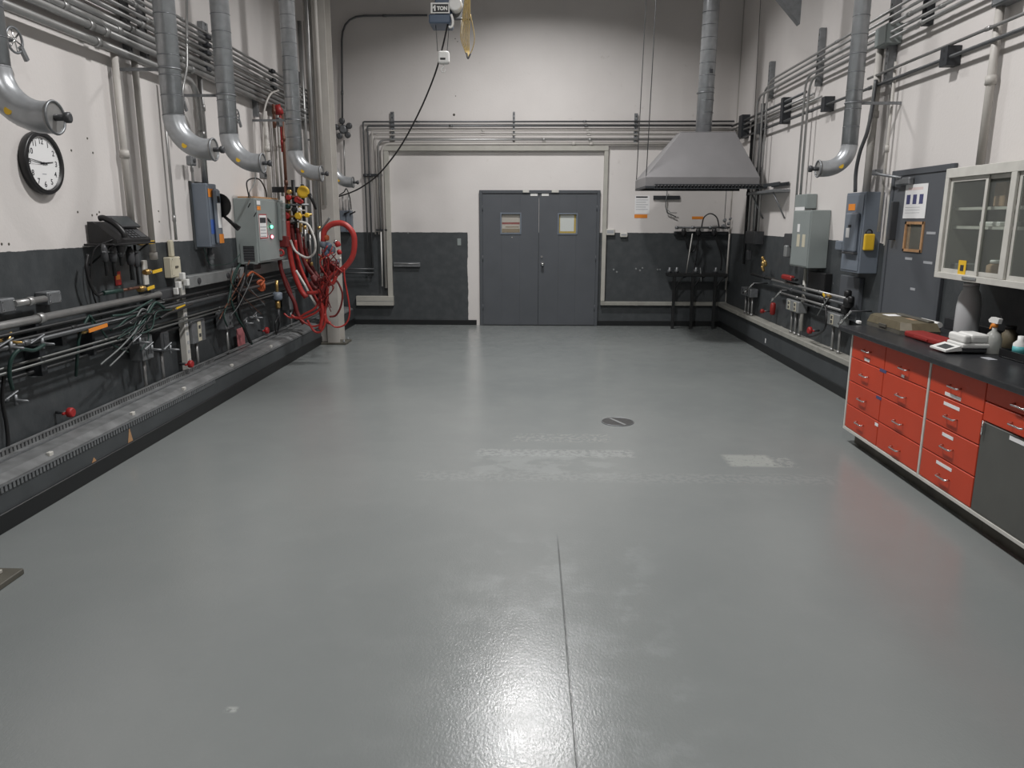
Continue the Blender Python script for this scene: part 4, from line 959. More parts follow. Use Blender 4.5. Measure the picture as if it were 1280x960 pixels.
for xx in (458, 463, 478): MB().lathe((B(xx, 219, .07).x, D-.075, p0.z), (0, -1, 0), [(0, .012), (.01, .012)], 6).build('bolt', 'strut', t)
# short white conduit under them
pipe([B(476.3, 290, .06), B(478, 358, .06)], .012, 'white_hose', 'thin white vertical rod on the dark lower wall at left', bend=0)
p0, p1 = B(470, 287.5, .06), B(484, 289, .06)
tag(MB().box((p0.x, D-.07, p0.z-.012), (p1.x, D, p0.z+.012), .003).build('small_bracket', 'dk_strut'), 'small dark bracket where the conduits meet the dark paint', 'bracket')
a, b = B(492, 333.5, .05), B(525, 329, .05)
t = thing('wall_rail', 'short dark slotted rail on the lower back wall', 'rail', (a.x, D, a.z))
MB().box((a.x, D-.05, a.z), (b.x, D, b.z+.01), .004).build('rail', 'strut', t)
MB().cyl((a.x+.02, D-.055, b.z-.01), (b.x-.02, D-.055, b.z-.01), .006, 6).build('rod', 'conduit', t)
a = B(574, 302, .0); tag(MB().box((a.x-.03, D-.008, a.z-.06), (a.x+.03, D, a.z+.05), .002).build('blank_plate', 'panel_grey'), 'small grey blank plate on the dark wall left of the double door', 'plate')
for i, (py, lab) in enumerate(((336, 'upper short pipe'), (341, 'lower short pipe'))):
    pipe([(XL+.15, D-.12, B(450, py, .1).z), (B(468, py, .1).x, D-.12, B(450, py, .1).z)], .012, 'conduit_dk', f'{lab} in the left back corner beside the column', 'pipe', 'gas_pipe', bend=0)

# thin conduit curving up on the back wall, far left top
pipe([B(428, 156, .06), B(427, 20, .06), B(534, 19, .06)], .016, 'conduit_dk', 'thin dark conduit curving from the column top to the hoist', bend=.35, couple=(.3, 1.5))
pipe([B(430, 175, .06), B(431, 225, .06)], .012, 'conduit', 'short conduit under the dark valve cluster by the column', bend=0)
p = B(430, 162, .1); t = thing('rotary_fan_valve', 'dark multi-lobed valve fitting on the back wall beside the column', 'valve', p-V((0, 0, .1)))
MB().lathe(p, (0, -1, 0), [(0, .07), (.06, .07), (.08, .04)], 14).build('body', 'strut', t)
for k in range(5):
    a_ = 2*PI*k/5+.4; q = p+V((math.cos(a_)*.11, -.05, math.sin(a_)*.12)); MB().lathe(q, (0, -1, 0), [(0, .045), (.03, .05), (.05, .03)], 10).build('lobe', 'conduit_dk', t)
# two small switches by the column right
for i, (px, lab) in enumerate(((429, 'left'), (436.5, 'right'))):
    p = B(px, 290, .12); q = B(px, 263, .12)
    t = thing('small_switch_box', f'small blue-grey switch box behind the red loop, {lab} of the two', 'switch box', (p.x, D, p.z))
    MB().box((p.x-.045, D-.12, p.z), (p.x+.045, D, q.z), .006).build('box_body', 'panel_blue', t)
    MB().cyl((p.x+.03, D-.13, q.z-.06), (p.x+.12, D-.16, q.z-.02), .012, 8).build('lever', 'black', t)
    MB().cyl((p.x, D-.06, q.z), (p.x, D-.06, q.z+.25), .012, 8).build('feed_pipe', 'conduit', t)
hose('black_cable', [B(424, 244, .15), B(430, 240, .15), B(433, 236, .15), B(437, 246, .15), B(439, 262, .12)], .009, 'black', 'black cable hooking over the small switch boxes', 'cable')

# papers and small items on the back wall
def paper(p0, p1, label, mt='paper', lines=5, head=True, name='paper_notice', off=0.):
    a, b = B(*p0), B(*p1); t = thing(name, label, 'notice', (a.x, D, b.z))
    MB().box((a.x, D-.003-off, b.z), (b.x, D-.0005-off, a.z)).build('sheet', mt, t)
    w = b.x-a.x; h = a.z-b.z
    if head: MB().box((a.x+.06*w, D-.0036, a.z-.12*h), (b.x-.15*w, D-.003, a.z-.04*h)).build('heading', 'ink', t)
    if lines:
        m = MB()
        for k in range(lines): m.box((a.x+.08*w, D-.0036, a.z-(.22+.13*k)*h-.008), (b.x-(.1+.15*(k % 2))*w, D-.003, a.z-(.22+.13*k)*h))
        m.build('print_lines', 'grey_print', t)
    return t
paper((794, 244.5), (811.5, 267.5), 'white printed notice on the back wall left of the fume hood')
paper((793, 268), (809, 272.5), 'orange sticker under the white notice on the back wall', 'orange', 0, False, 'sticker')
paper((865, 270.5), (879, 274), 'orange sticker above the gas manifold on the back wall', 'orange', 0, False, 'sticker')
a, b = B(817, 244.5, .03), B(850, 249.5, .03)
tag(MB().box((a.x, D-.03, b.z), (b.x, D, a.z), .003).build('magnet_bar', 'dk_strut'), 'black magnetic bar on the white wall under the hood', 'bar')
t = thing('pull_cord', 'thin cord and hooks hanging below the black bar', 'cord', B(835, 262, .04))
MB().sweep([B(834, 238, .04), B(832, 258, .04), B(834, 266, .04), B(845, 271, .04)], .008, 6).build('cord', 'conduit_dk', t)
MB().sweep([B(833, 260, .05), B(838, 266, .05), B(846, 266, .05)], .006, 6).build('hook', 'grey_race', t)
for (p0, p1, lab) in (((757, 286), (768, 294), 'white doorbell like device on the right of the double door frame'), ((775, 291), (784, 296.5), 'small white wall sensor at the paint line')):
    a, b = B(*p0), B(*p1); t = thing('wall_device', lab, 'wall device', (a.x, D, b.z))
    MB().box((a.x, D-.05, b.z), (b.x, D, a.z), .01).build('housing', 'offwhite', t)
    MB().box((a.x+.02, D-.053, b.z+.03), (b.x-.02, D-.05, a.z-.02), .001).build('slot', 'grey_print', t)

# manifold under the hood
t = thing('gas_rail', 'wall mounted gas rail with three black regulators under the hood', 'gas rail', B(878, 292, .1))
a, b = B(844, 284.5, .1), B(912, 284.5, .1)
MB().cyl(a, b, .016, 10).build('rail', 'conduit_dk', t)
MB().box((a.x, D-.06, a.z-.11), (b.x, D-.001, a.z-.06), .003).build('back_board', 'dk_strut', t)
for px in (855, 873, 893):
    p = B(px, 289, .14); MB().lathe(p+V((0, 0, -.08)), (0, 0, 1), [(0, .03), (.03, .045), (.1, .04), (.13, .02)], 12).build('regulator', 'black', t)
    MB().lathe(p+V((.05, -.02, .02)), (0, -1, 0), [(0, .028), (.02, .028)], 14).build('gauge', 'conduit', t)
for px in (846, 866, 888, 906): p = B(px, 284.5, .1); MB().lathe(p-V((.025, 0, 0)), (1, 0, 0), [(0, .026), (.05, .026)], 6).build('union_nut', 'strut', t)
hose('black_hose', [B(877, 284, .1), B(880, 272, .12), B(888, 267, .13), B(896, 272, .12), B(899, 284, .1)], .010, 'black', 'black hose arching over the gas rail', 'hose')
hose('black_hose', [B(893, 290, .15), B(897, 305, .15), B(902, 322, .15), B(901, 338, .15)], .012, 'black', 'black hose falling from the right regulator', 'hose')
hose('black_hose', [B(855, 290, .15), B(858, 304, .15), B(866, 315, .12), B(873, 300, .12), B(873, 292, .14)], .010, 'black', 'black hose sagging between the left and middle regulators', 'hose')
hose('black_hose', [B(873, 293, .15), B(872, 312, .15), B(868, 335, .15), B(866, 342, .2)], .011, 'black', 'black hose hanging from the middle regulator', 'hose')
pipe([B(865.5, 292, .16), B(857.5, 343, .16)], .008, 'white_hose', 'thin pale lance leaning under the middle regulator', bend=0)
pipe([B(912, 292, .1), B(907, 362, .1)], .013, 'painted_pipe', 'pale vertical conduit at the right end of the gas rail', bend=0)
hose('steel_cable', [B(908, 238, .1), B(906, 275, .1), B(910, 287, .1)], .006, 'conduit_dk', 'thin cable dropping behind the hood to the gas rail', 'cable')
t = thing('valve_tree', 'grey valve fittings at the right end of the gas rail', 'valve', B(906, 286, .12))
for px, py, r in ((905, 274, .03), (910, 278, .025), (903, 281, .03), (912, 272, .02)):
    p = B(px, py, .12); MB().lathe(p-V((0, 0, .03)), (.3, -1, .5), [(0, r*.7), (.02, r), (.05, r*.8)], 10).build('fitting', 'strut', t)
# black work stand
a, b = B(836, 342, .35), B(910, 342, .35); zt = a.z
t = thing('work_stand', 'black steel stand against the back wall under the gas rail', 'stand', ((a.x+b.x)/2, D-.2, 0))
MB().box((a.x, D-.35, zt-.05), (b.x, D-.075, zt), .006).build('top', 'black_iron', t)
for px in (842, 865, 893):
    x = B(px, 380, .33).x
    MB().box((x-.025, D-.34, 0), (x+.02, D-.30, zt-.05), .003).build('leg', 'black_iron', t)
    MB().sweep(spline([(x, D-.31, zt-.4), (x+.03, D-.31, zt-.2), (x+.12, D-.31, zt-.08), (x+.18, D-.31, zt-.05)]), .012, 6).build('brace', 'black_iron', t)
for i, px in enumerate((837, 846, 870, 895)):
    p = B(px, 338, .2); tag(MB().lathe((p.x, D-.2, zt+.0005), (0, 0, 1), [(0, .03), (.04, .035), (.06, .02), (.09, .018)], 12).build('cylinder_cap', 'strut'), 'small grey cap standing on the black stand', 'cap', 'grey caps on the black stand')
hose('pale_rod', [B(875.5, 335, .2), B(876.5, 352, .36)], .008, 'grey_race', 'short pale rod over the front of the black stand', 'rod', n=6, smooth=False)

# ---------------------------------------------------------------- fume hood
HX0, HX1, HY0, HY1, HZ = 1.52, 3.04, 10.5, 11.5, 2.165
t = thing('fume_hood', 'large grey pyramid fume hood hanging near the right back corner', 'fume hood', ((HX0+HX1)/2, 11, HZ))
ztop = 2.88; lz = HZ+.115; tx0, tx1, ty0, ty1 = 2.02, 2.76, 10.8, 11.25
def shell(lo, hi, th, mt, nm):
    m = MB(); bm = m.bm
    n = 4; A = [bm.verts.new(V(p)) for p in lo]; Bv = [bm.verts.new(V(p)) for p in hi]
    c0 = sum((V(p) for p in lo), V())/4; 
    def inn(p): q = V(p); d = V((c0.x-q.x, c0.y-q.y, 0)); return q+V((math.copysign(th, d.x), math.copysign(th, d.y), 0))
    A2 = [bm.verts.new(inn(p)) for p in lo]; B2 = [bm.verts.new(inn(p)) for p in hi]
    for i in range(4):
        j = (i+1) % 4
        bm.faces.new((A[i], A[j], Bv[j], Bv[i])); bm.faces.new((A2[j], A2[i], B2[i], B2[j])); bm.faces.new((A[j], A[i], A2[i], A2[j])); bm.faces.new((Bv[i], Bv[j], B2[j], B2[i]))
    return m.build(nm, mt, t)
r4 = lambda a, b, c, d, z: [(a, c, z), (b, c, z), (b, d, z), (a, d, z)]
shell(r4(HX0, HX1, HY0, HY1, HZ), r4(HX0, HX1, HY0, HY1, lz), .012, 'hood', 'lip')
shell(r4(HX0, HX1, HY0, HY1, lz), r4(tx0, tx1, ty0, ty1, ztop), .012, 'hood', 'canopy')
MB().box((tx0, ty0, ztop), (tx1, ty1, ztop+.012)).build('top_plate', 'hood', t)
MB().box((HX0+.0, HY0-.03, HZ-.035), (HX1+.10, HY0+.01, HZ+.0), .003).build('front_rail', 'hood_in', t)
MB().box((HX0+.0, HY1-.03, HZ-.03), (HX1, HY1, HZ), .003).box((HX0, HY0+.01, HZ-.03), (HX0+.03, HY1-.03, HZ), .003).build('support_rail', 'hood_in', t)
# duct on top
dxc, dyc = 2.37, 11.02
t = thing('hood_duct', 'vertical spiral duct rising from the fume hood', 'duct', (dxc, dyc, ztop+.012))
zt = 4.72
pts = [V((dxc, dyc, ztop+.012)), V((dxc+.02, dyc, zt))]
for k in range(1, 9):
    a_ = PI/2*k/8; pts.append(V((dxc+.02+.3*(1-math.cos(a_)), dyc, zt+.3*math.sin(a_))))
pts.append(V((3.12, dyc, zt+.3)))
dm = MB().sweep(pts, .108, 24); nf = len(dm.bm.faces); z = 3.0
while z < zt: dm.ring((dxc+.01, dyc, z), (0, 0, 1), .1085, .004, 24, 4); z += .16
dm.second('galv_seam', nf).build('duct_pipe', 'galv', t)
MB().cyl((dxc+.02, dyc, zt), (dxc+.02, dyc, 6.599), .1, 24).build('upper_duct', 'galv', t)
MB().ring((dxc, dyc, 3.42), (0, 0, 1), .112, .008, 24).build('clamp_band', 'strut', t)
MB().box((dxc+.02, dyc-.13, 3.66), (dxc+.06, dyc-.1, 3.71), .004).build('damper_latch', 'dkgrey', t)
# hanger cables
for i, (px, pt, pyb, Y) in enumerate(((797, 793, 0, HY1-.02), (808, 800.5, 0, HY0+.02))):
    a = V((HX0+.01, Y, HZ)); tag(MB().cyl(a, (HX0+.09, Y, CEIL), .006, 6).build('hanger_cable', 'conduit_dk'), f'thin steel hanger cable at the left of the fume hood, {["left", "right"][i]} one', 'cable', 'hanger cables of the hood')
# striped tray bar and wall shelf bracket right of hood
t = thing('ladder_tray', 'black perforated ladder rail reaching from the hood to the right wall', 'tray', (3.1, HY0-.05, HZ-.01))
a = onY(812, 230, HY0-.08); b = onX(985, 231, XR-.03)
zT = HZ+.01
m = MB().box((HX0+.12, HY0-.085, zT), (HX1+.02, HY0-.03, zT+.012)).box((HX0+.12, HY0-.085, zT-.05), (HX1+.02, HY0-.03, zT-.038)); m.build('rails', 'hood_in', t)
m = MB(); x = HX0+.14
while x < HX1: m.box((x, HY0-.08, zT-.04), (x+.012, HY0-.035, zT+.003)); x += .045
m.build('rungs', 'hood_in', t)
yb2 = b.y
t = thing('ladder_tray', 'striped black cable ladder along the right wall beside the hood', 'tray', (XR-.05, (yb2+HY0)/2, HZ-.02))
MB().box((XR-.14, yb2, zT-.03), (XR-.125, HY0-.1, zT+.01)).box((XR-.03, yb2, zT-.03), (XR-.015, HY0-.1, zT+.01)).build('side_rails', 'hood_in', t)
m = MB(); y = yb2+.02
while y < HY0-.14: m.box((XR-.125, y, zT-.02), (XR-.03, y+.03, zT+.0)); y += .1
m.build('rungs', 'hood_in', t)
t = thing('shelf_bracket', 'grey shelf board with slanted brace on the right wall beside the hood', 'bracket', (XR-.1, 9.5, 2.0))
p0, p1 = R(951, 241, .02), R(986, 236, .02)
MB().box((XR-.2, p1.y, p0.z-.03), (XR-.001, p0.y, p0.z+.005), .003).build('board', 'strut', t)
MB().cyl((XR-.18, p1.y+.1, p0.z-.03), (XR-.01, p1.y+.1, p0.z-.35), .01, 8).build('brace', 'strut', t)
MB().cyl((XR-.18, p0.y-.15, p0.z-.03), (XR-.01, p0.y-.15, p0.z-.35), .01, 8).build('brace', 'strut', t)
# grey steel at the top right
p = onX(1000, 30, XR-.3)
t = thing('sheet_duct', 'dark corner of an overhead rectangular duct at the top right', 'duct', (3.0, 8.6, 4.2))
a_, b_ = onY(973, -3, 8.6), onY(1000, 30, 8.6)
MB().prism([(a_.x-.3, 8.6, a_.z+.4), (a_.x, 8.6, a_.z), (b_.x, 8.6, b_.z), (b_.x, 8.6, a_.z+.9), (a_.x-.3, 8.6, a_.z+.9)], (0, .10, 0)).build('duct_body', 'strut', t)
MB().box((a_.x-.32, 8.59, a_.z+.9), (b_.x, 8.71, a_.z+.93)).build('flange', 'strut', t)
MB().cyl((a_.x+.1, 8.65, a_.z+.93), (a_.x+.1, 8.65, CEIL-.001), .008, 8).build('hanger_rod', 'strut', t)

# ---------------------------------------------------------------- hoist
YH = 9.0
def Ph(px, py, dy=0): return onY(px, py, YH+dy)
a, b = Ph(539, 29.5), Ph(561, 4)
t = thing('chain_hoist', 'one ton electric hoist hanging from the ceiling with a load block', 'hoist', Ph(550, 85))
lo, hi = Ph(536, 29), Ph(563, 17)
MB().box((lo.x, YH, lo.z), (hi.x, YH+.35, hi.z), .012).build('motor_body', 'hoist_blue', t)
lo2, hi2 = Ph(543, 18), Ph(564, -30)
MB().box((lo2.x, YH+.05, lo2.z), (hi2.x, YH+.3, hi2.z), .01).build('gear_housing', 'hoist_blue', t)
s0, s1 = Ph(538.5, 17), Ph(562, 3.5)
pl = MB().box((s0.x, YH-.012, s0.z), (s1.x, YH-.002, s1.z), .003).build('capacity_plate', 'white', t)
s2, s3 = Ph(541, 15.5), Ph(560.5, 5.5)
MB().box((s2.x, YH-.014, s2.z), (s3.x, YH-.0122, s3.z)).build('black_field', 'black', pl)
lx = s2.x*.86+s3.x*.14; lz0, lz1 = s2.z+.012, s3.z-.012; yy_ = YH-.0155
MB().prism([(lx-.009, yy_, lz0), (lx+.009, yy_, lz0), (lx+.009, yy_, lz1), (lx-.004, yy_, lz1), (lx-.022, yy_, lz1-.018), (lx-.022, yy_, lz1-.034), (lx-.009, yy_, lz1-.026)], (0, .0012, 0)).build('lettering', 'white', pl)
text_obj('lettering', 'TON', .052, V(((s2.x*.39+s3.x*.61), YH-.0155, (s2.z+s3.z)/2-.004)), ROT_B, 'white', pl, bold=.003)
c = Ph(569, 5)
MB().lathe((c.x, YH-.02, c.z), (0, 1, 0), [(0, .06), (.01, .075), (.2, .075), (.22, .05)], 20).build('drum_cap', 'white', t)
MB().sweep(spline([Ph(564, 18, -.02), Ph(566, 26, -.02), Ph(565, 33, -.02), Ph(561, 34, -.02)]), .014, 8).build('white_cable', 'white', t)
MB().box(Ph(576, 42), Ph(578.5, 23, .03), .004).build('limit_lever', 'white', t)
MB().box(Ph(565, 24, .1), Ph(583, -20, .16), .01).build('trolley_plate', 'strut', t)
MB().box(Ph(566, 25), Ph(588, 23.5, .02), .002).build('crossbar', 'dk_strut', t)
for px, pb_ in ((544.5, 547), (561.5, 559)):
    MB().cyl(Ph(px, 29, .1), Ph(pb_, 64, .1), .004, 6).build('load_cable', 'conduit_dk', t)
b0, b1 = Ph(547, 79, .05), Ph(561, 63, .05)
MB().box((b0.x, YH+.05, b0.z), (b1.x, YH+.15, b1.z), .025, seg=3).build('load_block', 'white', t)
MB().box((b0.x+.03, YH+.045, (b0.z+b1.z)/2-.03), (b1.x-.04, YH+.05, (b0.z+b1.z)/2-.01)).build('block_slot', 'black', t)
c = Ph(554, 80, .1)
hk = [c+V((0, 0, 0)), c+V((0, 0, -.03)), c+V((-.022, 0, -.05)), c+V((-.02, 0, -.078)), c+V((.004, 0, -.088)), c+V((.022, 0, -.07)), c+V((.02, 0, -.052))]
MB().sweep(spline(hk), .007, 8).build('hook', 'white', t)
MB().cyl((lo2.x+.1, YH+.17, hi2.z), (lo2.x+.1, YH+.17, CEIL), .02, 8).build('suspension_rod', 'strut', t)
t = thing('rope_coil', 'hanging bundle of yellowed rope beside the hoist', 'rope', Ph(586, 72))
for k in range(6):
    dx = (k-2.5)*1.7; MB().sweep(spline([Ph(586+dx*.3, -30, -.04), Ph(583+dx, 20, -.05+.01*k), Ph(581+dx*1.2, 45, -.05+.01*k), Ph(583.5+dx*.7, 62, -.05+.01*k), Ph(585.5+dx*.15, 71.5, -.05)]), .0052, 6).build('strand', 'yellow_rope', t)
MB().sweep(spline([Ph(588, 18, -.06), Ph(593, 45, -.06), Ph(591, 60, -.06), Ph(586, 70, -.06)]), .005, 6).build('strand', 'yellow_rope', t)
MB().sweep(spline([Ph(583, 66, -.06), Ph(585, 73, -.06), Ph(588, 67, -.06)]), .009, 6).build('binding', 'conduit_dk', t)
hose('power_cable', [onY(560, 29, 9.05), onY(551, 68, 9.15), onY(541, 100, 9.25), onY(523, 142, 9.4), onY(500, 184, 9.6), onY(475, 216, 9.8), onY(455, 232, 10.0), onY(440, 240, 10.1), onY(424, 245.5, 10.2)], .0095, 'black', 'black power cable drooping from the hoist to the column', 'cable')

# ---------------------------------------------------------------- right wall conduits
# lower dark group that continues from the back wall
ordw = ['topmost', 'second', 'third', 'fourth', 'lowest']
for i, (py, r, mt) in enumerate(((126.5, .016, 'conduit_dk'), (132, .013, 'conduit'), (139, .012, 'conduit'), (148, .014, 'conduit_dk'))):
    z = (R(1000, py, .08).z+B(600, (152, 157.3, 163.2, 174.5)[i], .05).z)/2
    pipe([(XR-.08, D-.03, z), (XR-.08, 2.5 if i == 3 else 9.2-.25*i, z)], r, mt, f'{ordw[i]} of the lower dark conduits along the right wall', couple=(.2+.05*i, .5), bend=0, group='lower conduits on the right wall')
# upper group
for i, (px, py, r, e, eb) in enumerate(((1040, 56, .013, 958, 290), (1040, 63, .013, 953, 290), (1040, 70.5, .016, 946, 290), (1040, 79, .013, 1004, 290), (1040, 85, .014, 1009, 244))):
    z = R(px, py, .1).z; p = R(e, 140, .1)
    pts = [(XR-.1, 3.0, z), (XR-.1, p.y, z), (XR-.1, p.y, R(e, eb, .1).z)]
    pipe(pts, r, 'conduit', f'{ordw[i]} of the upper conduits on the right wall, bending down near the hood', couple=(.35+.06*i, .7), bend=.2, group='upper conduits on the right wall')
def rstrut(px, y0, y1, w, lab, mt='strut', d=.05): return strut(R(px, y0), R(px, y1), w, lab, 'R', mt, d=d, grp='strut channels on the right wall')
rstrut(969, 77, 122, .07, 'grey strut crossing the upper conduits near the hood')
rstrut(1033, 35, 105, .05, 'grey strut crossing the upper conduits left of the right duct')
rstrut(1128, -20, 100, .07, 'tall grey strut right of the right wall duct')
rstrut(1170, -20, 29, .07, 'short dark strut at the top of the right wall', 'dk_strut')
rstrut(1199, 58, 82, .1, 'black bracket on the single right wall conduit', 'dk_strut', d=.09)
rstrut(1042, 121, 139, .1, 'black bracket left of the right wall duct', 'dk_strut', d=.09)
rstrut(936, 144, 172, .18, 'black bracket nearest the hood on the right wall', 'dk_strut', d=.1)
rstrut(958, 155, 167, .12, 'small black bracket right of the hood corner', 'dk_strut', d=.09)
rstrut(989, 122, 154, .09, 'black bracket clamping the lower right conduits', 'dk_strut', d=.09)
# single thin conduit above the thick one
z = R(1180, 58-3, .09).z
zz = R(1280, 17, .09).z
pipe([(XR-.09, 2.8, zz), (XR-.09, R(1085, 100, .09).y, zz)], .012, 'conduit', 'single thin conduit above the black bracket on the right wall', couple=(.6,), bend=0)
# vertical conduits right wall
def rv(a, b, r, lab, mt='painted_pipe', off=.06, couple=(.5,)): return vrun('R', a, b, r, lab, mt, off, couple)
rv((953, 130), (944, 292), .03, 'dark vertical conduit right of the fume hood', 'conduit_dk')
rv((942, 150), (929, 330), .022, 'black vertical pipe just behind the hood corner', 'black_iron')
rv((1103, 40), (1082, 242), .035, 'wide pale vertical duct entering the blue-grey switch box', 'painted_pipe', .07)
rv((1118, 78), (1100, 290), .014, 'thin pale vertical conduit left of the grey side door', 'painted_pipe')
rv((1252, -10), (1226, 206), .028, 'vertical pale conduit above the glass cabinet', 'painted_pipe', .05)
rv((1006, 335), (1002, 414), .02, 'cream vertical conduit below the small grey panel', 'offwhite', .08)
hose('flexible_conduit', [R(1095, 100, .1), R(1090, 135, .12), R(1084, 165, .14), R(1075, 190, .14), R(1070, 215, .12), R(1069, 240, .1)], .018, 'conduit_dk', 'curved dark flexible conduit dropping to the blue-grey switch box', 'conduit')
t, *_r = box_thing('R', (1094, 33), (1108, 57), .14, 'grey junction box on the upper right wall conduits', 'panel_grey')
t, *_r = box_thing('R', (1240, -8), (1262, 4), .1, 'grey box at the top of the right wall above the cabinet', 'strut')
tag(MB().cyl(R(951, -5, .02), R(943, 150, .02), .004, 6).build('wall_wire', 'conduit_dk'), 'thin dark wire down the right wall near the corner', 'wire')
# corner trim line
struct('trim_3', MB().box((XR-.012, D-.012, .41), (XR-.001, D-.001, CEIL)), 'painted_pipe')
# small grey panel and box
t, x0, x1_, y0, y1, z0, z1 = box_thing('R', (989.8, 263), (1011.8, 334), .21, 'grey electrical panel box with cream labels on the right wall', 'panel_grey', 'electrical_panel', False, 'electrical panel', .006)
w = y1-y0; h = z1-z0
MB().box((x0-.006, y0+.015, z0+.015), (x0, y1-.015, z1-.015), .002).build('panel_door', 'panel_grey', t)
MB().box((x0-.008, y0+.2*w, z0+.36*h), (x0-.006, y0+.36*w, z0+.58*h)).build('cream_label', 'beige_box', t)
MB().box((x0-.008, y0+.5*w, z0+.36*h), (x0-.006, y0+.66*w, z0+.58*h)).build('cream_label', 'beige_box', t)
MB().box((x0-.008, y0+.55*w, z0+.62*h), (x0-.006, y0+.68*w, z0+.76*h)).build('white_label', 'paper', t)
t, x0, x1_, y0, y1, z0, z1 = box_thing('R', (994, 243), (1008, 261), .12, 'small grey box above the electrical panel', 'panel_grey', 'junction_box', True)
MB().box((x0-.006, y0+.03, z0-.02), (x0, y1-.03, z0+.02)).build('white_label', 'paper', t)
for i, (px, y0_, y1_) in enumerate(((938, 289, 325), (986, 292, 320))):
    t = box_thing('R', (px-6, y0_), (px+6, y0_+16), .12, ['dark grey outlet box on the right wall behind the hood corner', 'dark grey outlet box left of the electrical panel'][i], 'dkgrey')[0]
    p = R(px-2, y1_-6, .12); MB().box(p-V((.03, .05, .07)), p+V((.03, .05, .07)), .01).build('plug_body', ['dkgrey', 'grey_race'][i], t)
# disconnect on the right
t, x0, x1_, y0, y1, z0, z1 = box_thing('R', (1054.5, 241), (1078, 341), .17, 'large blue-grey electrical switch box with a yellow lockout tag', 'panel_blue', 'disconnect_switch', False, 'switch box', .006)
w = y1-y0; h = z1-z0
MB().box((x0-.008, y0+.02, z0+.02), (x0, y1-.02, z1-.02), .003).build('panel_door', 'panel_blue', t)
MB().box((x0-.045, y0+.12*w, z0+.26*h), (x0-.008, y1-.25*w, z1-.25*h), .02, seg=2).build('raised_cover', 'panel_blue', t)
MB().box((x0-.011, y0+.45*w, z1-.22*h), (x0-.008, y1-.2*w, z1-.14*h)).build('orange_label', 'orange', t)
MB().box((x0-.048, y0+.42*w, z0+.44*h), (x0-.045, y0+.60*w, z0+.56*h)).build('white_label', 'paper', t)
MB().box((x0-.05, y0+.36*w, z0+.57*h), (x0-.045, y0+.5*w, z0+.6*h), .001).build('viewing_slot', 'black', t)
MB().box((x0-.05, y0+.1*w, z0+.235*h), (x0-.008, y1-.24*w, z0+.26*h), .004).build('cover_bottom', 'dkgrey', t)
p = onY(1080, 302, y0)
t2 = thing('lockout_tag', 'yellow lockout padlock tag hanging on the right switch box', 'tag', (p.x, y0-.03, p.z-.08))
MB().box((p.x-.01, y0-.035, p.z-.08), (p.x+.085, y0-.0005, p.z+.07), .012, seg=2).build('body', 'yellow', t2)
MB().ring((p.x+.03, y0-.018, p.z+.08), (0, 1, 0), .028, .006, 16).build('shackle', 'black', t2)
box_thing('R', (1044, 301), (1053, 313), .06, 'small grey outlet between the two electrical boxes', 'panel_blue')
p = R(1110, 255, .05)
t, *_r = box_thing('R', (1110.5, 252), (1113, 300), .08, 'dark narrow box behind the blue-grey switch box', 'dkgrey', 'junction_box', False)
box_thing('R', (1048, 345), (1072, 400), .05, 'grey cover plate under the blue-grey switch box', 'door', 'cover_plate', False, 'plate')

# ---------------------------------------------------------------- side door (right wall)
pt = R(1117, 212, .0); pb = R(1190, 203, .0)
dy1 = R(1117, 240).y; dz = R(1150, 210).z; dy0 = dy1-1.0
dz = max(2.05, dz)
t = thing('door_2', 'grey side door with a small wood framed window in the right wall', None, (XR, (dy0+dy1)/2, 0), kind='structure')
MB().box((XR-.03, dy1-.05, .40), (XR-.001, dy1, dz), .003).box((XR-.03, dy0, .40), (XR-.001, dy0+.05, dz), .003).box((XR-.03, dy0+.05, dz-.05), (XR-.001, dy1-.05, dz), .003).build('door_frame', 'door_frame', t)
wa, wb = R(1133, 277, .02), R(1152, 314, .02)
wy1, wy0 = wa.y, wb.y; wz1, wz0 = R(1142, 277, .02).z, R(1142, 315, .02).z
MB().box((XR-.02, dy0+.05, .4), (XR-.001, wy0, dz-.05)).box((XR-.02, wy1, .4), (XR-.001, dy1-.05, dz-.05)).box((XR-.02, wy0, .4), (XR-.001, wy1, wz0)).box((XR-.02, wy0, wz1), (XR-.001, wy1, dz-.05)).build('door_leaf', 'door', t)
q = .022
wf = MB().box((XR-.03, wy0-q*.2, wz0), (XR-.015, wy0+q, wz1)).box((XR-.03, wy1-q, wz0), (XR-.015, wy1, wz1)).box((XR-.03, wy0, wz0), (XR-.015, wy1, wz0+q)).box((XR-.03, wy0, wz1-q), (XR-.015, wy1, wz1)).build('wood_window_frame', 'wood', t)
MB().box((XR-.016, wy0+q, wz0+q), (XR-.012, wy1-q, wz1-q)).build('window_glass', 'glass', wf)
MB().box((XR-.008, wy0+q, wz0+q), (XR-.0045, wy1-q, wz1-q)).build('view_beyond', 'brown_room', wf)
MB().box((XR-.0115, wy1-q-.045, wz0+q), (XR-.0082, wy1-q, wz1-q)).build('inner_jamb', 'wood', wf)
MB().box((XR-.07, dy1-.4, dz-.13), (XR-.02, dy1-.15, dz-.07), .01).build('door_closer', 'strut', t)
MB().sweep([(XR-.06, dy1-.25, dz-.07), (XR-.14, dy1-.02, dz-.03), (XR-.09, dy1+.2, dz-.0)], .012, 8).build('closer_arm', 'strut', t)
p = R(1097, 212, .06); MB().box((XR-.1, p.y-.05, p.z-.05), (XR-.02, p.y+.03, p.z), .006).build('arm_bracket', 'strut', t)
for (px, py, w_) in ((1164, 291, .14), (1160, 328, .14), (1136, 323, .12), (1141, 361, .08)):
    p = R(px, py, .02); MB().box((XR-.022, p.y-w_/2, p.z-.012), (XR-.02, p.y+w_/2, p.z+.008)).build('tape_mark', 'grey_print', t)
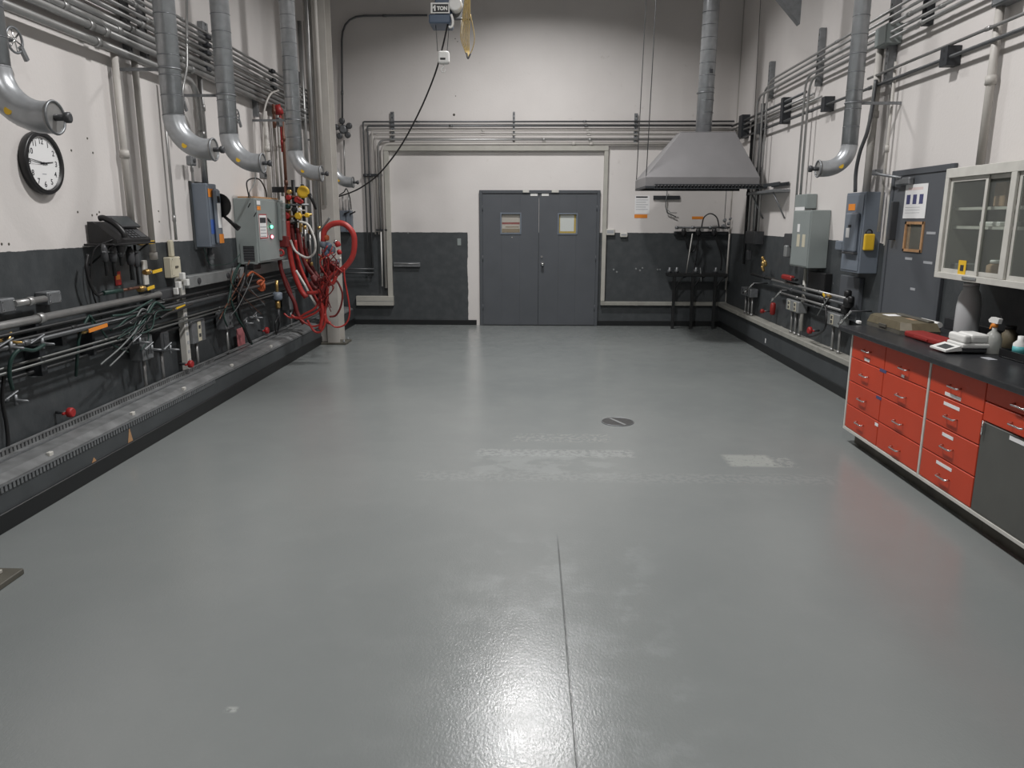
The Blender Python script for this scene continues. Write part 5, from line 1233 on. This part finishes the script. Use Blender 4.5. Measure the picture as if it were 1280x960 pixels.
struct('trim_4', MB().box((XR-.012, dy1+.001, 1.5), (XR-.001, dy1+.06, dz-.1)), 'offwhite')
a, b = R(1133, 231, .022), R(1161, 229, .022); zt_, zb_2 = R(1147, 230, .022).z, R(1145, 273, .022).z
t = thing('poster', 'white safety poster with three dark pictures on the grey side door', 'poster', (XR-.022, (a.y+b.y)/2, zb_2))
MB().box((XR-.024, b.y, zb_2), (XR-.022, a.y, zt_)).build('sheet', 'paper', t)
ww = a.y-b.y; hh = zt_-zb_2
for k in range(3): MB().box((XR-.0248, a.y-ww*(.1+.29*k)-ww*.17, zb_2+.42*hh), (XR-.0242, a.y-ww*(.1+.29*k), zb_2+.70*hh)).build('picture', 'ink_blue', t)
MB().box((XR-.0248, b.y+ww*.2, zt_-.17*hh), (XR-.0242, a.y-ww*.15, zt_-.09*hh)).build('heading', 'paper_pink', t)
m = MB()
for k in range(3): m.box((XR-.0248, b.y+ww*.25, zb_2+(.32-.08*k)*hh), (XR-.0242, a.y-ww*.08, zb_2+(.33-.08*k)*hh))
m.build('print_lines', 'grey_print', t)

# ---------------------------------------------------------------- right wall lower services
for i, (pa_, pb_, r, mt, off) in enumerate((((965, 350), (1054, 372), .014, 'conduit', .12), ((967, 356), (1054, 380), .016, 'conduit_dk', .13), ((976, 366), (1052, 388), .012, 'conduit', .12), ((940, 342), (1000, 358), .02, 'black_iron', .1), ((1005, 380), (1052, 392), .012, 'conduit_dk', .1))):
    a, b = R(*pa_, off), R(*pb_, off); z = (a.z+b.z)/2
    pipe([(a.x, a.y, z), (a.x, b.y-.1, z)], r, mt, f'{ordw[i]} of the short gas pipes low on the right wall', 'pipe', 'gas_pipe', couple=(.3, .7), bend=0, group='gas pipes low on the right wall')
t = thing('valve_manifold', 'black valve block at the end of the right gas pipes above the counter', 'valve', R(1060, 388, .15))
for px, py, r in ((1060, 367, .035), (1061, 378, .05), (1057, 386, .045), (1064, 374, .03)):
    p = R(px, py, .13); MB().lathe(p-V((0, 0, r)), (0, 0, 1), [(0, r*.7), (r*.4, r), (r*1.6, r), (r*2, r*.6)], 10).build('valve_body', 'black', t)
t = thing('red_clamp', 'red pipe tool lying on the pipes at the right wall', 'tool', R(985, 350, .15))
p = R(985, 347, .15); MB().box(p-V((.03, .17, .03)), p+V((.03, .17, .03)), .015).build('body', 'dk_red', t); MB().box(p+V((-.02, -.3, -.02)), p+V((.02, -.17, .01)), .006).build('jaw', 'black', t)
t = thing('brass_valve', 'small brass valve cluster on the right wall beside the hood pipe', 'valve', R(955, 336, .1))
for dx, dz_, r in ((0, 0, .03), (.04, .06, .02), (-.07, .02, .02), (.02, -.06, .02)):
    p = R(955, 331, .12)+V((0, dx, dz_)); MB().lathe(p, (-.4, .1, 1), [(-.03, r*.6), (0, r), (.03, r), (.05, r*.6)], 10).build('fitting', 'brass', t)
t = box_thing('R', (1010, 340), (1030, 378), .08, 'black box on the dark wall right of the cream conduit', 'black', 'cover_box', False, 'box')[0]
outlet_post('R', 932, 358, 372, 11, .14, 'grey outlet post nearest the hood on the right curb', 2, 3, 'strut')
outlet_post('R', 990, 373, 392, 14, .14, 'outlet post with a cream socket in the middle of the right curb', 2, 3, 'beige_box', 'grey_race')
outlet_post('R', 1040, 389, 410, 15, .14, 'outlet post with a cream socket beside the red cabinets', 1, 2, 'beige_box', 'grey_race')
def lance(a, b, lab, off=.25):
    p, q = R(*a, off), R(*b, off); t = thing('chrome_tap_lever', lab, 'tap', p)
    MB().cyl(p, q, .01, 8).build('nozzle', 'chrome', t); MB().lathe(q, (p-q), [(0, .016), (.06, .018), (.1, .01)], 10).build('grip', 'chrome', t)
    MB().cyl(p, V((XR-.01, p.y, p.z)), .008, 8).build('arm', 'dkgrey', t)
lance((942, 354), (930, 366), 'thin chrome tap lever farthest along the right wall', .2)
lance((977, 363), (964, 376), 'thin chrome tap lever in the middle of the right wall', .2)
lance((1064, 389), (1049, 405), 'thin chrome tap lever nearest the red cabinets', .2)
knob(R(1015, 413, .1), .04, 'red knob on the curb below the black hose at right', (-1, 0, 0))
knob(R(955, 389, .1), .03, 'dim red knob in the middle of the right wall', (-1, 0, 0), 'dk_red')
p = R(966, 386, .06); tag(MB().lathe(p-V((0, 0, .08)), (0, 0, 1), [(0, .02), (.02, .035), (.14, .035), (.16, .02)], 12).build('small_extinguisher', 'dk_red'), 'small dark red cylinder on the right wall', 'cylinder')
hose('black_hose', [R(1030, 372, .15), R(1033, 395, .18), R(1030, 412, .18), R(1018, 420, .15), R(1010, 421, .12)], .010, 'black', 'black hose curving down to the curb on the right wall', 'hose')
hose('black_hose', [R(1036, 372, .15), R(1028, 384, .18), R(1022, 394, .15)], .007, 'grey_hose', 'thin grey hose left of the last outlet post', 'hose')
p = R(1036, 370, .14); ball_valve(p, 'small brass valve with a yellow handle above the last outlet post', ('yellow', V((0, .05, .02)), V((-.04, 0, 0))), r=.016)
p = onX(957, 426, XRF); t = tag(MB().box((XRF-.004, p.y-.015, p.z-.03), (XRF, p.y+.015, p.z+.03), .001).build('white_tape_scrap', 'paper'), 'small white scrap stuck on the right curb', 'scrap')

# ---------------------------------------------------------------- base cabinets
CXF, CXK, CXT = 2.50, 2.565, 2.42
def yAt(px, py, X=CXF): return onX(px, py, X).y
Y0c = 2.6; Y_end = yAt(1062, 480); Ydiv = yAt(1157, 530); Ydiv2 = yAt(1227, 560); Ycol = yAt(1104, 500)
ZB, ZT = .115, .875
XBK = XRF-.018
def drawer_front(t, ya, yb, za, zb, mt='cab_red', handle=True, tagc=None, hz=.5):
    ya, yb = min(ya, yb)+.004, max(ya, yb)-.004
    d = MB().box((CXF-.018, ya, za+.003), (CXF, yb, zb-.003), .003).build('drawer', mt, t)
    if handle:
        yc_ = (ya+yb)/2; zc_ = za+(zb-za)*hz; w = .055
        MB().sweep(fillet([(CXF-.018, yc_-w, zc_), (CXF-.045, yc_-w, zc_-.004), (CXF-.045, yc_+w, zc_-.004), (CXF-.018, yc_+w, zc_)], .018), .0055, 8).build('handle', 'chrome', d)
    if tagc:
        dy, dz_, w, h, mm = tagc; yc_ = (ya+yb)/2+dy; zc_ = (za+zb)/2+dz_
        MB().box((CXF-.0195, yc_-w/2, zc_-h/2), (CXF-.018, yc_+w/2, zc_+h/2)).build('label_strip', mm, d)
    return d
def carcass(name, label, ya, yb, trim=True):
    t = thing(name, label, 'cabinet', ((CXF+XR)/2, (ya+yb)/2, 0))
    ya, yb = min(ya, yb), max(ya, yb)
    MB().box((CXF, ya+.001, ZB), (XBK, yb-.001, ZT)).build('carcass', 'cab_red' if not trim else 'offwhite', t)
    MB().box((CXK, ya+.001, 0), (XBK, yb-.04 if yb > Y_end-.01 else yb-.001, ZB)).build('kick_board', 'kick', t)
    MB().box((CXF-.02, ya+.001, ZB-.005), (CXF, yb, ZB+.018), .002).box((CXF-.02, yb-.022, ZB+.018), (CXF, yb, ZT), .002).build('edge_trim', 'offwhite', t)
    return t
zr = [ZB+.02+(ZT-ZB-.022)*k/4 for k in range(5)]
t = carcass('drawer_cabinet', 'red eight drawer base cabinet at the far end of the counter', Ydiv, Y_end)
tags1 = {3: (.0, -.062, .07, .018, 'paper'), 1: (-.0, .02, .0, 0, None)}
for k in range(4):
    drawer_front(t, Ycol, Y_end-.024, zr[k], zr[k+1], tagc=(.0, -.068, .085, .02, 'paper') if k == 3 else None)
    drawer_front(t, Ydiv+.0, Ycol, zr[k], zr[k+1], tagc=(.02, -.075, .04, .018, 'paper') if k == 3 else None, hz=.4)
for zz, yy, mm, w in ((zr[3]-.005, Ycol+.01, 'ink_blue', .1), (zr[2]-.02, Ycol+.03, 'ink_blue', .08), (zr[1]-.03, Ycol+.02, 'paper', .05)):
    MB().box((CXF-.0198, yy-w/2, zz-.01), (CXF-.0183, yy+w/2, zz+.012)).build('label_strip', mm, t)
t = carcass('drawer_cabinet', 'red four drawer base cabinet in the middle of the counter', Ydiv2, Ydiv)
for k in range(4):
    drawer_front(t, Ydiv2, Ydiv-.024, zr[k], zr[k+1], tagc=(.02, .055 if k < 3 else -.07, .17 if k != 1 else .12, .02, 'paper'), hz=.45)
t = thing('base_cabinet', 'base cabinet with two red drawers above a dark grey door at the right edge', 'cabinet', ((CXF+XR)/2, (Y0c+Ydiv2)/2, 0))
MB().box((CXF, Y0c, ZB), (XBK, Ydiv2-.001, ZT)).build('carcass', 'cab_red', t)
MB().box((CXK, Y0c, 0), (XBK, Ydiv2-.001, ZB)).build('kick_board', 'kick', t)
MB().box((CXF-.02, Y0c, ZB-.005), (CXF, Ydiv2, ZB+.018), .002).build('edge_trim', 'offwhite', t)
ym = Ydiv2-.62
for ya_, yb_ in ((ym, Ydiv2), (Y0c, ym)):
    drawer_front(t, ya_, yb_, ZT-.115, ZT-.002, hz=.4); drawer_front(t, ya_, yb_, ZT-.225, ZT-.117, hz=.5, tagc=(0, -.0, .0, .0, 'paper') if False else None)
    yc_ = (ya_+yb_)/2
    dd = MB().box((CXF-.018, ya_+.004, ZB+.022), (CXF, yb_-.004, ZT-.23), .003).build('cabinet_door', 'cab_grey', t)
    MB().box((CXF-.0195, yc_-.06, ZT-.262), (CXF-.018, yc_+.06, ZT-.24)).build('label_strip', 'paper', dd)
    MB().cyl((CXF-.03, yb_-.03, ZT-.3), (CXF-.03, yb_-.03, ZT-.22), .006, 8).build('hinge', 'chrome', dd)
tp = onZ(1054, 407, ZT+.03)
t = thing('countertop', 'long black epoxy worktop over the red drawer cabinets', 'worktop', (2.8, 4.5, ZT))
MB().box((CXT, Y0c, ZT+.001), (XR-.001, Y_end+.12, ZT+.038), .006, seg=2).build('slab', 'counter', t)
MB().box((XR-.03, Y0c, ZT+.038), (XR-.001, Y_end+.0, ZT+.12), .003).build('backsplash', 'counter', t)
ZC = ZT+.0385

# ---------------------------------------------------------------- things on the counter
# brown case
a = onZ(1080, 399, ZC+.05); 
def C(px, py, dz_=0.): return onZ(px, py, ZC+dz_)
bc = [C(1079, 406), C(1118, 414.5), C(1172, 407), C(1160, 396), C(1116, 398), C(1096, 392)]
bc = [C(1080, 405), C(1120, 414), C(1162, 411)]
p0 = C(1120, 414); t = thing('carrying_case', 'olive brown hard case lying closed at the far end of the worktop', 'case', p0)
y_n, y_f = onX(1130, 413, 2.66).y, onX(1080, 403, 2.66).y; xf, xb = C(1100, 412).x, C(1100, 412).x+.36
xf = 2.66
lo = [(xf, y_n+.06, ZC), (xf, y_f-.05, ZC), (xf+.08, y_f+.05, ZC), (xf+.26, y_f+.05, ZC), (xf+.26, y_n, ZC), (xf+.06, y_n, ZC)]
def ext(P, z0, z1, sc=1.): 
    c0 = sum((V(p) for p in P), V())/len(P); return [V((c0.x+(p[0]-c0.x), c0.y+(p[1]-c0.y), z0)) for p in P], [V((c0.x+(p[0]-c0.x)*sc, c0.y+(p[1]-c0.y)*sc, z1)) for p in P]
def slab(P, z0, z1, sc, nm, mt, par):
    A, Bq = ext(P, z0, z1, sc); MB().hull(A, Bq).build(nm, mt, par)
slab(lo, ZC, ZC+.028, .9999, 'lower_shell', 'kick', t)
slab(lo, ZC+.03, ZC+.085, .9, 'upper_shell', 'box_brown', t)
MB().box((xf+.1, y_f-.2, ZC+.085), (xf+.2, y_f-.08, ZC+.087)).build('white_label', 'paper', t)
MB().box((xf+.16, y_f-.45, ZC+.085), (xf+.22, y_f-.33, ZC+.087)).build('tan_label', 'cardboard', t)
MB().box((xf+.19, y_n+.05, ZC+.085), (xf+.235, y_f-.12, ZC+.1), .004).build('dark_strap', 'kick', t)
MB().box((xf-.008, (y_n+y_f)/2-.06, ZC+.02), (xf+.002, (y_n+y_f)/2+.06, ZC+.045), .002).build('latch', 'kick', t)
p = C(1150, 412); t = thing('red_case', 'dark red flat case beside the olive brown case', 'case', (2.72, y_n-.2, ZC))
yr0, yr1 = onX(1180, 416, 2.68).y, y_n-.003
MB().box((2.66, yr0, ZC), (2.80, yr1, ZC+.042), .012, seg=2).build('case_body', 'dk_red', t)
MB().box((2.653, yr0+.15, ZC+.012), (2.66, yr1-.15, ZC+.026), .001).build('handle', 'dk_red', t)
# lab balance
def balance():
    yb_ = C(1165, 428).y; c = C(1195, 428)
    xf = 2.56
    y1 = onX(1163, 427, xf).y
    y0 = y1-.19
    t = thing('lab_balance', 'white laboratory balance with a sloping display on the black worktop', 'balance', (xf+.17, (y0+y1)/2, ZC))
    MB().prism([(xf-.0, y0, ZC+.012), (xf-.0, y0, ZC+.022), (xf+.09, y0, ZC+.05), (xf+.1, y0, ZC+.02)], (0, y1-y0, 0)).build('display_wedge', 'white', t)
    n = V((-.028, 0, .09)).normalized()
    P0 = V((xf+.015, y0+.03, ZC+.0275)); u = V((.09, 0, .028)).normalized()
    MB().prism([P0, P0+u*.055, P0+u*.055+V((0, .11, 0)), P0+V((0, .11, 0))], n*.001).build('display', 'screen', t)
    MB().box((xf+.1, y0, ZC+.035), (xf+.27, y1, ZC+.065), .01, seg=2).build('base', 'white', t)
    MB().box((xf+.08, y0+.01, ZC+.008), (xf+.26, y1-.01, ZC+.035), .004).build('underbody', 'dkgrey', t)
    MB().box((xf+.105, y0+.0, ZC+.065), (xf+.15, y1, ZC+.118), .015, seg=3).build('front_shield', 'white', t)
    MB().box((xf+.15, y0+.01, ZC+.065), (xf+.265, y1-.01, ZC+.122), .02, seg=3).build('weighing_cover', 'white', t)
    for yy in (y0+.03, y1-.03):
        for xx in (xf+.1, xf+.24): MB().cyl((xx, yy, ZC), (xx, yy, ZC+.012), .012, 10).build('foot', 'black', t)
    return y0, y1
by0, by1 = balance()
# milky jug at the wall
p = onX(1212, 375, 3.02)
zt_ = onX(1212, 357, 3.02).z
t = thing('plastic_jug', 'tall milky plastic jug standing behind the balance', 'jug', (3.02, p.y, ZC))
h = zt_-ZC
MB().lathe((3.02, p.y, ZC), (0, 0, 1), [(0, .072), (.01, .077), (h*.6, .076), (h*.78, .07), (h*.9, .055), (h*.93, .048), (h, .048)], 28).build('bottle', 'milky', t)
MB().lathe((3.02, p.y, zt_), (0, 0, 1), [(0, .05), (.02, .05), (.022, .045)], 20).build('cap', 'milky', t)
# spray bottle
p = onX(1240, 443, 2.62); s_ = onZ(1239, 442, ZC); x, y = s_.x, s_.y
t = thing('spray_bottle', 'clear spray bottle with white and orange trigger at the worktop edge', 'spray bottle', (x, y, ZC))
MB().lathe((x, y, ZC), (0, 0, 1), [(0, .042), (.006, .048), (.095, .048), (.125, .034), (.145, .014), (.165, .014)], 24).build('bottle', 'clear_plastic', t)
MB().lathe((x, y, ZC+.165), (0, 0, 1), [(0, .017), (.02, .017), (.024, .012)], 14).build('collar', 'orange', t)
MB().prism([(x-.012, y+.055, ZC+.205), (x-.012, y+.045, ZC+.19), (x-.012, y-.04, ZC+.19), (x-.012, y-.05, ZC+.222), (x-.012, y+.03, ZC+.225)], (.024, 0, 0)).build('spray_head', 'white', t)
MB().prism([(x-.006, y+.03, ZC+.19), (x-.006, y+.045, ZC+.15), (x-.006, y+.035, ZC+.15), (x-.006, y+.015, ZC+.19)], (.012, 0, 0)).build('trigger', 'orange', t)
MB().lathe((x-.0475, y-.0, ZC+.03), (-1, 0, 0), [(0, .012), (.002, .012)], 14).build('round_mark', 'black', t)
# tray and bits at the right
p = C(1262, 436); 
t = thing('black_tray', 'low black tray at the right edge of the worktop', 'tray', (2.9, p.y-.2, ZC))
ty1 = onX(1251, 424, 2.84).y; ty0 = ty1-.5
MB().box((2.84, ty0, ZC), (3.15, ty1, ZC+.01), .003).box((2.84, ty0, ZC+.01), (2.85, ty1, ZC+.05)).box((3.14, ty0, ZC+.01), (3.15, ty1, ZC+.05)).box((2.85, ty0, ZC+.01), (3.14, ty0+.01, ZC+.05)).box((2.85, ty1-.01, ZC+.01), (3.14, ty1, ZC+.05)).build('tray_body', 'black', t)
p = onX(1277, 420, 2.92)
t = thing('small_bottle', 'small white bottle with teal label standing in the black tray', 'bottle', (2.92, p.y, ZC+.0105))
MB().lathe((2.92, p.y, ZC+.0105), (0, 0, 1), [(0, .035), (.005, .038), (.08, .038), (.1, .018), (.125, .018)], 20).build('bottle', 'white', t)
MB().lathe((2.92, p.y, ZC+.03), (0, 0, 1), [(0, .0385), (.045, .0385)], 20).build('label_band', 'teal', t)
p = onX(1262, 420, 3.06)
t = thing('brown_jar', 'brown glass jar at the back of the black tray', 'jar', (3.06, p.y, ZC+.0105))
MB().lathe((3.06, p.y, ZC+.0105), (0, 0, 1), [(0, .04), (.005, .045), (.09, .045), (.105, .03), (.12, .03)], 20).build('jar_body', 'box_brown', t)
MB().lathe((3.06, p.y, ZC+.131), (0, 0, 1), [(0, .034), (.02, .034)], 16).build('lid', 'black', t)
p = C(1067.5, 404.5); tag(MB().box((2.6, p.y-.03, ZC), (2.63, p.y+.02, ZC+.025), .006, rot=None).build('tissue_scrap', 'paper'), 'tiny crumpled white scrap at the far corner of the worktop', 'scrap')
p = C(1238, 449); tag(MB().box((p.x-.03, p.y-.04, ZC), (p.x+.02, p.y+.05, ZC+.004), .001).build('paper_scrap', 'grey_print'), 'small pale paper strip in front of the spray bottle', 'scrap')
p = onX(1176, 396, 3.05); t = thing('white_tube', 'short white roll lying behind the balance', 'roll', (3.05, p.y, ZC))
MB().cyl((2.98, p.y-.13, ZC+.06), (2.98, p.y+.13, ZC+.06), .022, 14).build('tube', 'white', t)
MB().box((2.96, p.y-.11, ZC), (3.0, p.y-.1, ZC+.04)).box((2.96, p.y+.1, ZC), (3.0, p.y+.11, ZC+.04)).build('cradle', 'dkgrey', t)

# ---------------------------------------------------------------- wall cabinet with glass doors
WX = 2.86
wy1 = (onX(1187, 212, WX).y+onX(1170, 345, WX).y)/2; wzt = onX(1230, 206, WX).z; wzb = onX(1225, 354, WX).z
wyd = onX(1262, 280, WX).y
t = thing('wall_cabinet', 'cream wall cabinet with sliding glass doors above the worktop', 'cabinet', (3.03, wy1-.7, wzb))
wy0 = wy1-1.9
MB().box((WX+.0, wy0, wzb), (XR-.035, wy1, wzb+.02)).box((WX+.0, wy0, wzt-.02), (XR-.035, wy1, wzt)).box((WX+.0, wy1-.02, wzb+.02), (XR-.035, wy1, wzt-.02)).box((WX+.0, wy0, wzb+.02), (XR-.035, wy0+.02, wzt-.02)).box((XR-.045, wy0+.02, wzb+.02), (XR-.035, wy1-.02, wzt-.02)).build('cabinet_box', 'int_dark', t)
fr = .05
MB().box((WX-.018, wy0, wzt-fr*1.25), (WX, wy1, wzt), .002).box((WX-.018, wy0, wzb), (WX, wy1, wzb+fr*.8), .002).box((WX-.018, wy1-fr*.9, wzb+fr*.8), (WX, wy1, wzt-fr*1.25), .002).box((WX-.018, wyd-.035, wzb+fr*.8), (WX, wyd+.02, wzt-fr*1.25), .002).build('face_frame', 'offwhite', t)
ymid = onX(1226, 280, WX).y
def slider(ya, yb, x, nm='sliding_door'):
    za, zb_ = wzb+fr*.8, wzt-fr*1.25; w = .028
    d = MB().box((x, ya, za), (x+.01, ya+w, zb_)).box((x, yb-w, za), (x+.01, yb, zb_)).box((x, ya+w, za), (x+.01, yb-w, za+w)).box((x, ya+w, zb_-w), (x+.01, yb-w, zb_)).build(nm, 'offwhite', t)
    MB().box((x+.003, ya+w, za+w), (x+.007, yb-w, zb_-w)).build('glass_pane', 'glass', d)
    return d
slider(ymid-.02, wy1-fr*.9, WX+.001); slider(wyd+.02, ymid+.02, WX+.014); slider(wy0+.02, wyd-.035, WX+.001)
zs = [onX(1210, 266, WX+.1).z, onX(1210, 288, WX+.1).z]
zs = [wzb+(wzt-wzb)*.60, wzb+(wzt-wzb)*.40]
zs = [onX(1205, 261, WX+.12).z, onX(1205, 284, WX+.12).z]
for z_ in zs: MB().box((WX+.06, wy0+.02, z_-.01), (XR-.045, wy1-.02, z_+.008)).build('shelf', 'offwhite', t)
MB().box((WX-.024, ymid-.06, wzb+.012), (WX-.018, ymid+.1, wzb+.032), .002).build('finger_pull', 'grey_race', t)
yl = onX(1202.5, 335, WX)
st = thing('warning_sticker', 'yellow warning sticker on the lower left glass of the wall cabinet', 'sticker', (WX-.02, yl.y, yl.z-.04))
MB().box((WX-.0015, yl.y-.045, yl.z-.045), (WX-.0005, yl.y+.045, yl.z+.05)).build('sheet', 'yellow', st)
MB().box((WX-.0022, yl.y-.02, yl.z-.02), (WX-.0016, yl.y+.02, yl.z+.02)).build('symbol', 'ink', st)
# contents
def content(name, px, py, w, h, shelf, mt, lab, cat, r=None):
    p = onX(px, py, WX+.15); z0 = (wzb+.0205 if shelf is None else zs[shelf]+.0085)
    t = thing(name, lab, cat, (WX+.15, p.y, z0))
    if r:
        MB().lathe((WX+.15, p.y, z0), (0, 0, 1), [(0, r*.9), (h*.05, r), (h*.7, r), (h*.8, r*.6), (h*.82, r*.6)], 20).build('body', mt, t)
        MB().lathe((WX+.15, p.y, z0+h*.82), (0, 0, 1), [(0, r*.65), (h*.16, r*.65), (h*.18, r*.55)], 16).build('lid', 'white', t)
    else:
        MB().box((WX+.08, p.y-w/2, z0), (WX+.22, p.y+w/2, z0+h), .006).build('body', mt, t)
        MB().box((WX+.079, p.y-w*.46, z0+h*.45), (WX+.08, p.y+w*.46, z0+h*.48)).build('tape_line', 'kick', t)
content('cardboard_box', 1262, 250, .11, .15, 0, 'cardboard', 'tan cardboard box on the top shelf of the glass cabinet', 'box')
content('jar', 1243, 340, 0, .12, None, 'cardboard', 'tan jar at the bottom of the glass cabinet', 'jar', .05)
content('beaker_box', 1205, 340, .12, .08, None, 'grey_race', 'grey box at the bottom left inside the glass cabinet', 'box')
content('plastic_bottle', 1197, 256, 0, .1, 0, 'milky', 'milky bottle on the top shelf behind the left glass', 'bottle', .035)
content('plastic_bag_pile', 1250, 279, .22, .03, 1, 'white', 'flat stack of white wrappers on the lower shelf of the glass cabinet', 'wrappers')

# ---------------------------------------------------------------- screw holes on the white walls
mm = [(89, 188), (116, 191), (109, 173), (97, 265), (115, 269), (121, 268), (124, 265), (2, 305), (11, 305), (198, 264), (199, 277)]
for px, py in mm:
    p = L(px, py); tag(MB().lathe((XL+.0005, p.y, p.z), (1, 0, 0), [(0, .009), (.002, .008)], 8).build('wall_anchor', 'kick'), 'tiny brown anchor hole on the white left wall', 'wall anchor', 'old anchor holes in the walls')
for px, py in ((567.5, 143.5), (569.5, 120), (569, 48.5), (572, 52)):
    p = B(px, py); r = .02 if py == 143.5 else .008; tag(MB().lathe((p.x, D-.0005, p.z), (0, -1, 0), [(0, r), (.002, r*.9)], 10).build('wall_anchor', 'kick'), 'tiny dark anchor hole on the upper back wall', 'wall anchor', 'old anchor holes in the back wall')
for px, py in ((767, 337), (771, 340), (795, 336), (800, 338), (803, 335), (822, 337), (825, 337), (510, 291)):
    p = B(px, py); tag(MB().lathe((p.x, D-.0005, p.z), (0, -1, 0), [(0, .016), (.004, .012)], 10).build('filler_spot', 'grey_race'), 'pale filler spot on the dark lower back wall', 'filler spot', 'pale filler spots on the dark wall')

# ---------------------------------------------------------------- light
def lamp(x, y, z, power, size, spread=PI, col=(1, .985, .975)):
    l = bpy.data.lights.new('high_bay_lamp', 'AREA'); l.shape = 'DISK'; l.size = size; l.energy = power; l.color = col; l.spread = spread
    o = bpy.data.objects.new('high_bay_lamp', l); COL.objects.link(o); o.location = (x, y, z); return o
lamp(0.0, 9.85, 5.7, 132, .55, 2.45)
lamp(0.05, 5.2, 5.7, 195, .45, 2.8)
lamp(0.05, .2, 5.7, 95, .45, 2.8)
w = bpy.data.worlds.new('world'); SC.world = w; w.use_nodes = True
w.node_tree.nodes['Background'].inputs[0].default_value = (.6, .65, .7, 1); w.node_tree.nodes['Background'].inputs[1].default_value = .1
SC.view_settings.view_transform = 'Standard'; SC.view_settings.look = 'None'; SC.view_settings.exposure = .16; SC.view_settings.gamma = 1
SC.view_settings.use_curve_mapping = False
